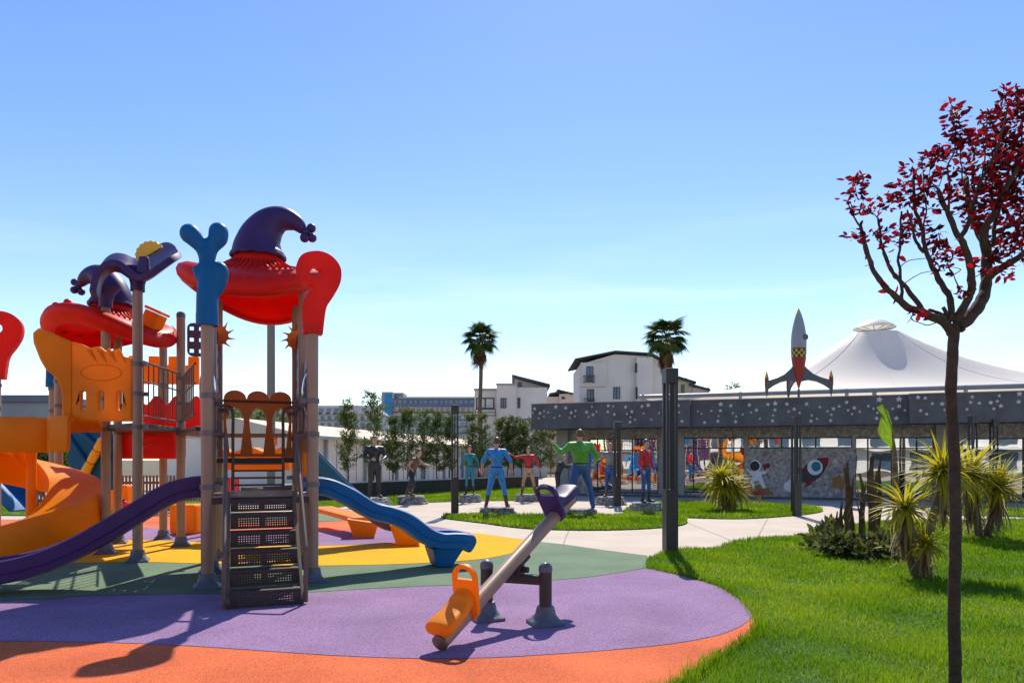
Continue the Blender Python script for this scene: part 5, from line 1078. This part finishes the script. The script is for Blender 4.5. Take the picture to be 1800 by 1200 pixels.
for f0 in (gp(640, 944), gp(716, 957)):
    mb = MB(); mb.hexa([f0-dq*.2-sq_*.22+U*.02, f0+dq*.2-sq_*.22+U*.02, f0+dq*.2+sq_*.22+U*.02, f0-dq*.2+sq_*.22+U*.02, f0-dq*.33-sq_*.28+U*.4, f0+dq*.28-sq_*.28+U*.3, f0+dq*.28+sq_*.28+U*.3, f0-dq*.33+sq_*.28+U*.4]); mb.build('orange_foot', M_['orange'], rw, bevel=.02)
mb = MB(); f0, f1 = gp(566, 925), gp(640, 944); mb.bar(f0+U*.42, f1+U*.36, .5, .1); mb.build('orange_slide_bed', M_['orange'], rw, bevel=.02)
# orange ground tunnel and yellow wave beam seen through the front tower
mb = MB(); c = gp(318, 941); mb.box((c.x, c.y+.3, .33), (.55, .5, .6)); mb.build('tunnel_foot', M_['orange'], ps, bevel=.05)
mb = MB(); c = gp(212, 912); mb.box((c.x, c.y, .55), (.55, .4, .7)); ob = mb.build('play_box', M_['orange'], ps, bevel=.05)
mb = MB(); mb.ell((c.x+.18, c.y-.22, .4), .13, 14, 10); mb.build('red_ball', M_['redmid'], ob, True)
wavy(at(398, 0, 13.5).xy.to_3d(), at(515, 0, 13.5).xy.to_3d(), 1.35, .4, 'orange', 'wave_beam', .5, 2, .05)
mb = MB(); p, q = at(385, 0, 14).xy.to_3d(), at(520, 0, 14).xy.to_3d(); mb.bar(p+U*2.05, q+U*2.05, .1, .08); mb.build('overhead_bar', M_['brownrail'], ps)
for x in (435, 485):
    c = at(x, 0, 14); mb = MB(); mb.tube([(c.x, 14, 2.02), (c.x, 14, 1.85)], .03, 6); mb.build('hanging_grip', M_['orange'], ps)
for x in (372, 528): c = at(x, 0, 14); post(Vector((c.x, 14, 0)), 2.2)
# blue rippled slide far left
lw = [Vector((at(x, 0, 14.5).x, 14.5, z)) for x, z in ((-60, 1.5), (-20, 1.15), (0, 1.0), (25, .7), (40, .5))]
slide(lw, Vector((0, 1, 0)), 'rippled_slide', 'blue', .7, .2)
# red picket side ladder inside
for i in range(6): c = at(399+i*4, 0, 13.8); mb = MB(); mb.box((c.x, 13.8, .95), (.03, .03, .5)); mb.build('red_picket', M_['redmid'], ps)

# ---------------- back-left fence, bushes ----------------
fe = thing('picket_fence', at(155, 0, 21).xy.to_3d(), 'brown wooden picket fence behind the play structure', 'fence')
for i in range(44):
    x = at(60, 0, 21).x+i*.105; mb = MB(); mb.box((x, 21, .55), (.06, .03, 1.05)); mb.build('picket', M_['woodslat'], fe)
for z in (.3, .85): mb = MB(); mb.box((at(60, 0, 21).x+2.26, 21.04, z), (4.7, .04, .07)); mb.build('rail', M_['woodslat'], fe)
fe2 = thing('blue_fence', at(320, 0, 19.5).xy.to_3d(), 'low blue picket fence seen between the towers', 'fence')
for i in range(16): x = at(286, 0, 19.5).x+i*.075; mb = MB(); mb.box((x, 19.5, .65), (.045, .03, .55)); mb.build('picket', M_['s_darkblue'], fe2)
mb = MB(); mb.box((at(286, 0, 19.5).x+.56, 19.54, .8), (1.25, .03, .06)); mb.build('rail', M_['s_darkblue'], fe2)
def bush(p, r, h, n, name, label, cat, cols=GREENS, lf=.12, z0=.0, grp=None, asp=.45):
    t_ = thing(name, p, label, cat, grp); C = []; D = []
    lob = [(Vector((random.gauss(0, r*.4), random.gauss(0, r*.4), h*random.uniform(.35, .8))), r*random.uniform(.35, .6)) for _ in range(9)]
    for i in range(n):
        c, rr = random.choice(lob); q = Vector([random.gauss(0, 1) for _ in range(3)]).normalized(); w = c+q*rr*random.uniform(.65, 1.05); w.z = max(w.z, .03); C.append(w); D.append(q+Vector([random.gauss(0, .5) for _ in range(3)]))
    child_mesh('foliage', leafmesh('foliage', C, D, lf, cols, 'leafy', asp), t_)
    mb = MB()
    for c, rr in lob: mb.tube([(0, 0, 0), tuple(c*.5), tuple(c)], [.03, .02, .01], 5)
    o = mb.build('stems', M_['barkgrey'], None); o.parent = t_
for px, py, Y, r, l in ((72, 770, 27, 1.0, 'leafy bush behind the orange spiral slide'), (455, 752, 60, 3.0, 'rounded tree seen through the arched panel'), (410, 745, 62, 2.6, 'tree with pointed top seen through the left arch'), (505, 760, 64, 2.0, 'small tree seen through the right arch'), (1258, 690, 80, 2.2, 'tree top showing left of the tent roof'), (1312, 686, 95, 3.0, 'dark tree top above the tent edge')):
    c = at(px, py, Y); hh = c.z+r*.5; t_p = Vector((c.x, Y, 0)); bush(t_p, r, hh*1.15, 1600, 'bushy_tree', l, 'tree', lf=.10*r+.12)
# ---------------- yuccas, strelitzia stalks, ground plants ----------------
def sword(L, w, bend, cols):
    vs = []; fs_ = []; n = 5
    for i in range(n+1):
        t = i/n; ww = w*(1-t**1.6)*(.6+.4*min(1, t*4)); z = L*t*math.cos(bend*t); x = L*t*math.sin(bend*t); vs += [(x, -ww/2, z), (x-.25*ww, 0, z), (x, ww/2, z)]
    for i in range(n):
        for j in range(2): b = i*3+j; fs_.append((b, b+1, b+4, b+3))
    me = bpy.data.meshes.new('leaf'); me.from_pydata(vs, [], fs_); col = me.color_attributes.new('Col', 'FLOAT_COLOR', 'POINT'); cc = []
    for i in range(n+1):
        for j in range(3): c = cols[0] if j == 1 else cols[1]; cc += [*c, 1.0]
    col.data.foreach_set('color', np.array(cc)); me.materials.append(M_['yuccaleaf']); me.polygons.foreach_set('use_smooth', [True]*len(fs_)); return me
live = [sword(.5, .05, b, c) for b, c in ((.15, ((.22, .23, .012), (.66, .52, .015))), (.5, ((.24, .25, .012), (.7, .54, .02))), (.9, ((.15, .19, .012), (.58, .48, .02))), (.3, ((.3, .3, .02), (.65, .55, .05))))]
dry = [sword(.5, .045, b, c) for b, c in ((.5, ((.3, .2, .11), (.38, .27, .15))), (.9, ((.2, .12, .06), (.3, .2, .1))), (.2, ((.4, .31, .19), (.45, .36, .24))))]
dark = [sword(.45, .034, b, ((.04, .07, .015), (.1, .13, .03))) for b in (.3, .8)]
def head(t_, c, s, n=60, nd=35, lv=live, spread=105):
    for i in range(n):
        a = i*2.39996; th = R(8+spread*((i+.5)/n)**.8)+random.uniform(-.1, .1); k = s*random.uniform(.75, 1.1)
        inst('leaf', random.choice(lv), t_, Matrix.Translation(c+U*(.02*s*(1-i/n))) @ Matrix.Rotation(a, 4, 'Z') @ Matrix.Rotation(th, 4, 'Y') @ Matrix.Diagonal((k, k, k, 1)))
    for i in range(nd):
        a = random.uniform(0, 6.28); th = R(random.uniform(125, 172)); k = s*random.uniform(.6, 1.05)
        inst('dry_leaf', random.choice(dry), t_, Matrix.Translation(c-U*random.uniform(0, .25)*s) @ Matrix.Rotation(a, 4, 'Z') @ Matrix.Rotation(th, 4, 'Y') @ Matrix.Diagonal((k, k, k, 1)))
y1 = gp(1622, 1014); t1 = thing('yucca_plant', y1, 'multi-stemmed variegated yucca with dry skirts left of the plum trunk', 'plant', 'yuccas')
heads = [at(1658, 830, 9.2), at(1592, 895, 8.9), at(1628, 958, 8.8)]
for hc, r, lean in ((heads[0], .055, .1), (heads[1], .05, -.1), (heads[2], .045, 0)):
    mb = MB(); b = Vector((y1.x+lean*.6, y1.y+random.uniform(-.05, .1), 0)); mb.tube(smooth_path([b, b.lerp(hc, .4)+Vector((-.06, 0, 0)), hc], 6), [r*1.25*(1-.03*i)+random.uniform(-.006, .006) for i in range(13)], 9); mb.build('stem', M_['barkgrey'], t1, True)
head(t1, heads[0], 1.25, 120, 120); head(t1, heads[1], 1.1, 90, 100); head(t1, heads[2], .85, 70, 60)
y2 = gp(1722, 943); t2 = thing('yucca_plant', y2, 'broad yellow-green yucca right of the plum trunk', 'plant', 'yuccas')
for hx, hy, s, n, nd in ((1706, 838, 1.75, 140, 80), (1754, 858, 1.5, 110, 50), (1735, 925, 1.2, 48, 0)):
    hc = at(hx, hy, 13.5+random.uniform(-.3, .3)); mb = MB(); b = Vector((y2.x+(hc.x-y2.x)*.3, 13.55, 0)); mb.tube(smooth_path([b, b.lerp(hc, .5), hc], 5), .07, 9); mb.build('stem', M_['barkgrey'], t2, True); head(t2, hc, s, n, nd, live if nd else dark)
y3 = gp(1278, 899); t3 = thing('yucca_plant', y3, 'single yellow-green yucca on the grass bed before the mural', 'plant', 'yuccas')
for hx, hy, s, n, nd in ((1274, 853, 1.9, 130, 50), (1290, 866, 1.6, 90, 30), (1266, 842, 1.8, 70, 0)):
    hc = at(hx, hy, y3.y); mb = MB(); mb.tube([y3, y3.lerp(hc, .5), hc], .08, 8); mb.build('stem', M_['barkgrey'], t3, True); head(t3, hc, s, n, nd)
# cut stalks with one rolled leaf
mat('stalk', (.2, .12, .05), .7, .35, 9, bump=.6, bscale=40, col2=(.22, .13, .05)); mat('stalkgreen', (.16, .2, .04), .6, .3, 9)
sg = gp(1525, 948); t4 = thing('banana_plant', sg, 'cut-back banana plant with brown stalks and one rolled green leaf', 'plant')
for (bx, tx, ty, Y, r) in ((1497, 1490, 812, 13.2, .085), (1516, 1514, 832, 13.0, .07), (1478, 1477, 880, 12.9, .05), (1487, 1487, 878, 12.8, .05), (1535, 1533, 800, 13.4, .1), (1541, 1548, 800, 13.5, .06), (1536, 1529, 803, 13.5, .05), (1472, 1473, 898, 12.7, .04)):
    b = at(bx, 800, Y); tp = at(tx, ty, Y); mb = MB(); b.z = 0; nz = lambda s_: Vector((random.gauss(0, s_), random.gauss(0, s_), 0))
    mb.tube([b, b.lerp(tp, .2)+nz(.01), b.lerp(tp, .4)+nz(.02), b.lerp(tp, .6)+nz(.02), b.lerp(tp, .8)+nz(.02), tp+nz(.02)], [r, r*.95, r*.8, r*.7, r*.5, r*.28], 8, flat=.55)
    for q in range(3): t0 = random.uniform(.15, .6); s_ = b.lerp(tp, t0); e_ = b.lerp(tp, t0+random.uniform(.25, .45))+Vector((random.choice((-1, 1))*random.uniform(.04, .13), random.uniform(-.05, .05), 0)); mb.tube([s_, s_.lerp(e_, .5), e_], [r*.7, r*.4, r*.08], 6, flat=.4); mb.build('stalk', M_['stalk'], t4, True, 60)
b = at(1577, 800, 13.4); b.z = 0; m1, tp = at(1572, 790, 13.4), at(1553, 712, 13.4)
mb = MB(); mb.tube(smooth_path([b, b.lerp(m1, .5), m1, at(1566, 750, 13.4), tp], 4), [.075]*5+[.06, .055, .05, .04, .025, .022, .02, .018, .016, .014, .012, .01], 8); mb.build('leaf_stalk', M_['stalk'], t4, True)
me_pts = [(1540, 716), (1553, 710), (1560, 722), (1565, 745), (1571, 768), (1571, 792), (1560, 783), (1548, 772), (1545, 757), (1549, 735), (1548, 728)]
P = [at(x, y, 13.38) for x, y in me_pts]; mb = MB(); cx = sum((p for p in P), Vector())/len(P)
mb.add([cx+Vector((0, -.1, 0))]+[p+Vector((0, .06*math.sin(i*1.7), 0)) for i, p in enumerate(P)], [(0, i+1, (i+1) % len(P)+1) for i in range(len(P))]); mb.build('rolled_leaf', mat('bananaleaf', (.2, .32, .015), .45, .25, 12, trans=.55), t4, True, 80)
# low ground plants
for i, (px, py, r, h, l) in enumerate(((1440, 966, .36, .22, 'leftmost low dark shrub at the foot of the banana stalks'), (1478, 978, .4, .26, 'low shrub in front of the shortest banana stalks'), (1515, 984, .36, .24, 'low shrub in front of the middle banana stalks'), (1552, 982, .38, .3, 'low shrub between the banana stalks and the left yucca'), (1586, 972, .34, .4, 'low shrub touching the left yucca'), (1462, 950, .36, .28, 'low shrub behind the leftmost dark shrub'))):
    bush(gp(px, py), r, h, 260, 'low_shrub', l, 'shrub', [(.03, .04, .015), (.07, .1, .02), (.2, .24, .05), (.09, .045, .03), (.07, .12, .025)], .15, grp='low shrubs round the banana plant')
for px, py, l in ((1250, 886, 'small dark brown plant left of the single yucca'), (1325, 889, 'small dark brown plant right of the single yucca')):
    p = gp(px, py); t_ = thing('small_plant', p, l, 'plant', 'small dark plants by the pavilion')
    for i in range(26): k = .55*random.uniform(.7, 1.2); inst('leaf', random.choice(dry[1:2]), t_, Matrix.Translation(p+Vector((random.uniform(-.3, .3), random.uniform(-.15, .15), .02))) @ Matrix.Rotation(random.uniform(0, 6.28), 4, 'Z') @ Matrix.Rotation(R(random.uniform(5, 60)), 4, 'Y') @ Matrix.Diagonal((k, k, k, 1)))
# mushroom stool
for px_, py_, hz_, lb in ((1334, 882, .7, 'red-capped mushroom stool with yellow stem under the mural mound'), (1312, 879, 1.05, 'taller red-capped mushroom stool beside the yucca at the mural wall')):
    p = gp(px_, py_); ms_ = thing('mushroom_stool', p, lb, 'stool', 'mushroom stools by the mural'); zs_ = lambda l: [(r*.48, z*hz_) for r, z in l]
    mb = MB(); mb.lathe(zs_([(.24, 0), (.2, .06), (.16, .3), (.18, .42), (.0, .42)]), p, 18); mb.build('stem', M_['s_gold'], ms_, True)
    mb = MB(); mb.lathe(zs_([(.13, .40), (.42, .42), (.45, .47), (.4, .54), (.2, .59), (0, .6)]), p, 24); mb.build('cap', M_['s_red'], ms_, True)
# ---------------- plum tree in the foreground ----------------
TY_ = 4.5; pt = Vector(((1679-900)/FPX*TY_, TY_, 0)); plum = thing('plum_tree', pt, 'red-leaved plum tree with bare lower branches in the right foreground', 'tree')
def pz(x, y, dy=0): return at(1480+x/2.609, 140+y/2.609, TY_+dy)
mb = MB()
trunk = [at(1679, 1222, TY_), at(1679, 1150, TY_), at(1677, 1050, TY_), at(1680, 950, TY_), at(1678, 850, TY_), at(1675, 760, TY_), at(1672, 680, TY_), at(1674, 620, TY_), at(1677, 585, TY_), pz(515, 1120)]
P = smooth_path(trunk, 6); P = [p+Vector((.006*noise.noise(p*9), .006*noise.noise(p*9+Vector((5, 0, 0))), 0)) for p in P]
mb.tube(P, [.038-.006*min(1, i/len(P))+.0025*noise.noise(p*22) for i, p in enumerate(P)], 14)
mb.build('trunk', M_['bark'], plum, True, 80)
k4 = TY_/FPX/2.609
tips = []
def br(pts, r0, r1, sprout=True, dy0=0, dy1=0):
    P = smooth_path([pz(x, y, dy0+(dy1-dy0)*i/(len(pts)-1)) for i, (x, y) in enumerate(pts)], 5); n = len(P); m = MB(); P = [p if i in (0,) else p+Vector((noise.noise(p*14), noise.noise(p*14+Vector((9, 0, 0))), noise.noise(p*14+Vector((0, 9, 0)))))*.012 for i, p in enumerate(P)]
    m.tube(P, [(r0+(r1-r0)*i/(n-1))*k4*(1+.2*noise.noise(p*40)) for i, p in enumerate(P)], 9); m.build('branch', M_['bark'], plum, True, 80); tips.append((P, sprout)); return P
br([(505, 1165), (470, 1115), (400, 1085), (330, 1055), (260, 1010), (200, 955), (150, 880), (110, 770), (85, 670)], 22, 7, dy1=-.15)
br([(85, 670), (55, 640), (35, 595), (28, 560)], 5, 2); br([(210, 950), (165, 900), (130, 820), (105, 740)], 7, 3)
br([(370, 1060), (330, 1000), (275, 930), (225, 870), (190, 780), (165, 640)], 12, 5, dy1=.15); br([(275, 1010), (270, 900), (258, 830), (268, 720), (270, 605)], 8, 4, dy1=-.1)
br([(250, 910), (215, 850), (185, 790)], 7, 3)
br([(495, 1110), (498, 1010), (470, 950), (425, 880), (385, 790), (370, 700), (335, 580), (328, 440)], 16, 6, dy1=.2); br([(375, 790), (330, 720), (305, 600)], 8, 4, dy1=-.2)
br([(480, 1090), (440, 1070), (405, 1055)], 10, 6, False); br([(478, 1080), (468, 1060), (462, 1042)], 9, 9, False)
br([(520, 1110), (570, 1020), (590, 960), (585, 850), (560, 760), (530, 700), (480, 600), (435, 510)], 20, 9, False, dy1=-.15); br([(590, 970), (600, 965), (618, 962)], 10, 7, False)
br([(545, 720), (590, 640), (610, 540), (640, 460), (690, 370), (740, 220), (760, 120)], 12, 3, dy1=-.3)
br([(530, 1140), (600, 1070), (650, 990), (660, 900), (668, 800), (640, 720), (600, 640), (575, 540), (565, 450)], 31, 12, dy1=.25); br([(665, 820), (650, 700), (700, 610), (750, 500), (810, 400)], 20, 7, dy1=-.3)
br([(690, 760), (705, 650), (740, 540), (820, 420), (900, 300)], 10, 4, dy1=.2); br([(660, 930), (700, 890), (760, 850), (830, 800), (920, 740), (990, 640)], 20, 8, dy1=-.2)
br([(610, 570), (600, 450), (605, 340)], 9, 4, dy1=.1); br([(490, 600), (492, 500), (490, 400), (520, 300), (510, 180), (500, 130)], 5, 2, dy1=-.1); br([(500, 900), (480, 820), (440, 700)], 3, 2); br([(540, 960), (510, 900), (480, 840)], 3, 2)
br([(370, 700), (385, 600), (375, 480), (368, 380)], 4, 2); br([(700, 700), (800, 650), (900, 560), (980, 420)], 12, 4, dy1=.3); br([(760, 500), (800, 380), (830, 230), (800, 80)], 6, 2); br([(640, 480), (650, 380), (660, 260), (668, 150)], 4, 2); br([(850, 420), (900, 250), (920, 120)], 6, 2, dy1=.3)
br([(430, 1115), (380, 1125), (330, 1105), (315, 1085)], 2.5, 1.5); br([(580, 560), (545, 430), (540, 310)], 4, 2, dy1=-.2); br([(790, 430), (740, 350), (700, 240)], 4, 2, dy1=-.1)
# leaf clusters
RED = [(.3, .008, .014), (.11, .005, .01), (.035, .005, .009), (.36, .012, .014), (.055, .006, .011)]
clus = []
def cl(x, y, n, r, dy=0): clus.append((pz(x, y, dy), n, r*k4))
for x, y, n, r in ((70, 455, 26, 40), (60, 520, 20, 35), (85, 590, 22, 38), (65, 715, 12, 28), (180, 580, 28, 50), (150, 710, 10, 28), (200, 700, 16, 40), (225, 745, 8, 28), (280, 490, 26, 40), (320, 420, 16, 32), (260, 530, 16, 40), (300, 690, 30, 50), (310, 560, 14, 30), (370, 395, 12, 26), (385, 470, 24, 36), (375, 520, 24, 40), (400, 590, 14, 36), (360, 640, 18, 40), (430, 690, 12, 28), (440, 760, 24, 44), (480, 790, 18, 36), (430, 820, 6, 24), (510, 815, 6, 22), (545, 970, 14, 32), (465, 880, 5, 18), (325, 1080, 8, 26), (490, 860, 5, 20), (430, 330, 22, 42), (475, 330, 28, 44), (465, 410, 10, 24), (420, 370, 12, 30), (505, 140, 20, 32), (515, 185, 22, 34), (510, 235, 18, 32), (550, 270, 18, 36), (575, 245, 12, 26), (530, 610, 12, 36), (500, 520, 26, 46), (540, 490, 26, 46), (560, 400, 24, 46), (600, 330, 24, 46), (650, 300, 34, 52), (660, 200, 34, 46), (690, 150, 18, 30), (640, 250, 24, 40), (700, 260, 30, 50), (760, 70, 20, 34), (795, 65, 18, 30), (780, 110, 28, 44), (760, 180, 34, 54), (800, 220, 40, 60), (740, 300, 40, 60), (800, 330, 50, 66), (720, 380, 44, 60), (650, 400, 36, 60), (770, 430, 50, 66), (640, 480, 40, 60), (700, 480, 46, 66), (620, 560, 40, 60), (680, 560, 40, 60), (740, 520, 30, 56), (800, 520, 26, 50), (640, 640, 30, 50), (720, 660, 26, 56), (780, 580, 20, 46), (780, 720, 40, 56), (740, 770, 40, 56), (800, 790, 30, 50), (700, 800, 18, 40), (820, 690, 26, 50), (740, 900, 12, 30), (720, 860, 12, 34), (650, 870, 8, 30), (830, 450, 30, 50), (880, 250, 50, 80), (880, 400, 60, 90), (900, 550, 50, 90), (900, 120, 40, 70), (960, 300, 50, 90), (960, 650, 40, 80), (1040, 430, 50, 100), (840, 120, 30, 50), (840, 600, 26, 50)):
    cl(x, y, n, r, random.uniform(-.25, .25))
C, D = [], []
allp = [(p_, 0) for P, s_ in tips for p_ in P]
for c, n, r in clus:   # thin twigs carrying each cluster
    b_ = min(allp, key=lambda t: (t[0]-c).length+max(0, t[0].z-c.z)*2)[0]; d_ = (c-b_)
    if d_.length < .03: continue
    m = MB(); mid_ = b_.lerp(c, .5)+Vector((random.gauss(0, .12), random.gauss(0, .12), random.gauss(0, .06)))*d_.length; m.tube(smooth_path([b_, mid_, c+d_.normalized()*r*.5], 3), [.0035, .0032, .003, .0027, .0024, .002, .0016], 5); m.build('twig', M_['bark'], plum)
for c, n, r in clus:
    for i in range(int(n*1.35)):
        q = Vector([random.gauss(0, 1) for _ in range(3)])*.52; p_ = c+q*r; dv = Vector((q.x+random.gauss(0, .8), q.y+random.gauss(0, .8), random.gauss(-.05, .45))); C.append(p_); D.append(dv)
for P, sp_ in tips:
    if not sp_: continue
    for p_ in P[len(P)//2:]:
        if random.random() < .5: C.append(p_); D.append(Vector([random.gauss(0, 1) for _ in range(3)]))
order = sorted(range(len(C)), key=lambda i: (C[i].y)); near = [i for i in order if C[i].x/C[i].y < .77][:290]; ns = set(near); rest = [i for i in order if i not in ns]
off = pt
child_mesh('crown', leafmesh('crown', [C[i]-off for i in rest], [D[i] for i in rest], .052, RED, 'plumleaf', .5), plum, 'stuff')
lms = [leafmesh('leaf', [Vector((0, 0, 0))], [Vector((1, 0, 0))], .055, [c, c], 'plumleaf', .52) for c in RED for _ in (0, 1)]
for i in near:
    s, uu = frame_of(Vector(D[i])); dn = Vector(D[i]).normalized(); M4 = Matrix((dn, s, uu)).transposed().to_4x4(); M4 = Matrix.Translation(C[i]) @ M4 @ Matrix.Rotation(random.uniform(0, 6.28), 4, 'X'); inst('leaf', random.choice(lms), plum, M4)
# white hotel behind the photographer (seen mirrored in the panes)
hb = thing('hotel_wing', (4, -38, 0), 'white hotel wing with balconies behind the photographer, mirrored in the panes', 'building')
mb = MB(); mb.box((4, -44, 8), (70, 10, 16)); mb.build('wall', M_['white'], hb)
for f in range(5):
    mb = MB(); mb.box((4, -38.4, 2.9+f*3), (70, 1.2, .25)); mb.build('balcony_slab', M_['white'], hb)
    for i in range(16): mb = MB(); mb.box((-28+i*4.2, -38.97, 1.4+f*3), (2.4, .08, 2.2)); mb.build('window', M_['winblue'], hb)
def copy_tree(o, parent=None):
    c = o.copy(); link(c); c.parent = parent
    if parent is not None: c.matrix_parent_inverse = o.matrix_parent_inverse
    for ch in o.children: copy_tree(ch, c)
    return c
p2 = copy_tree(ps); p2.location = (-6.0, -3.5, 0); p2.rotation_euler = (0, 0, R(200)); p2['label'] = 'second play structure behind the photographer, mirrored in the pavilion panes'
print('objects', len(bpy.data.objects))
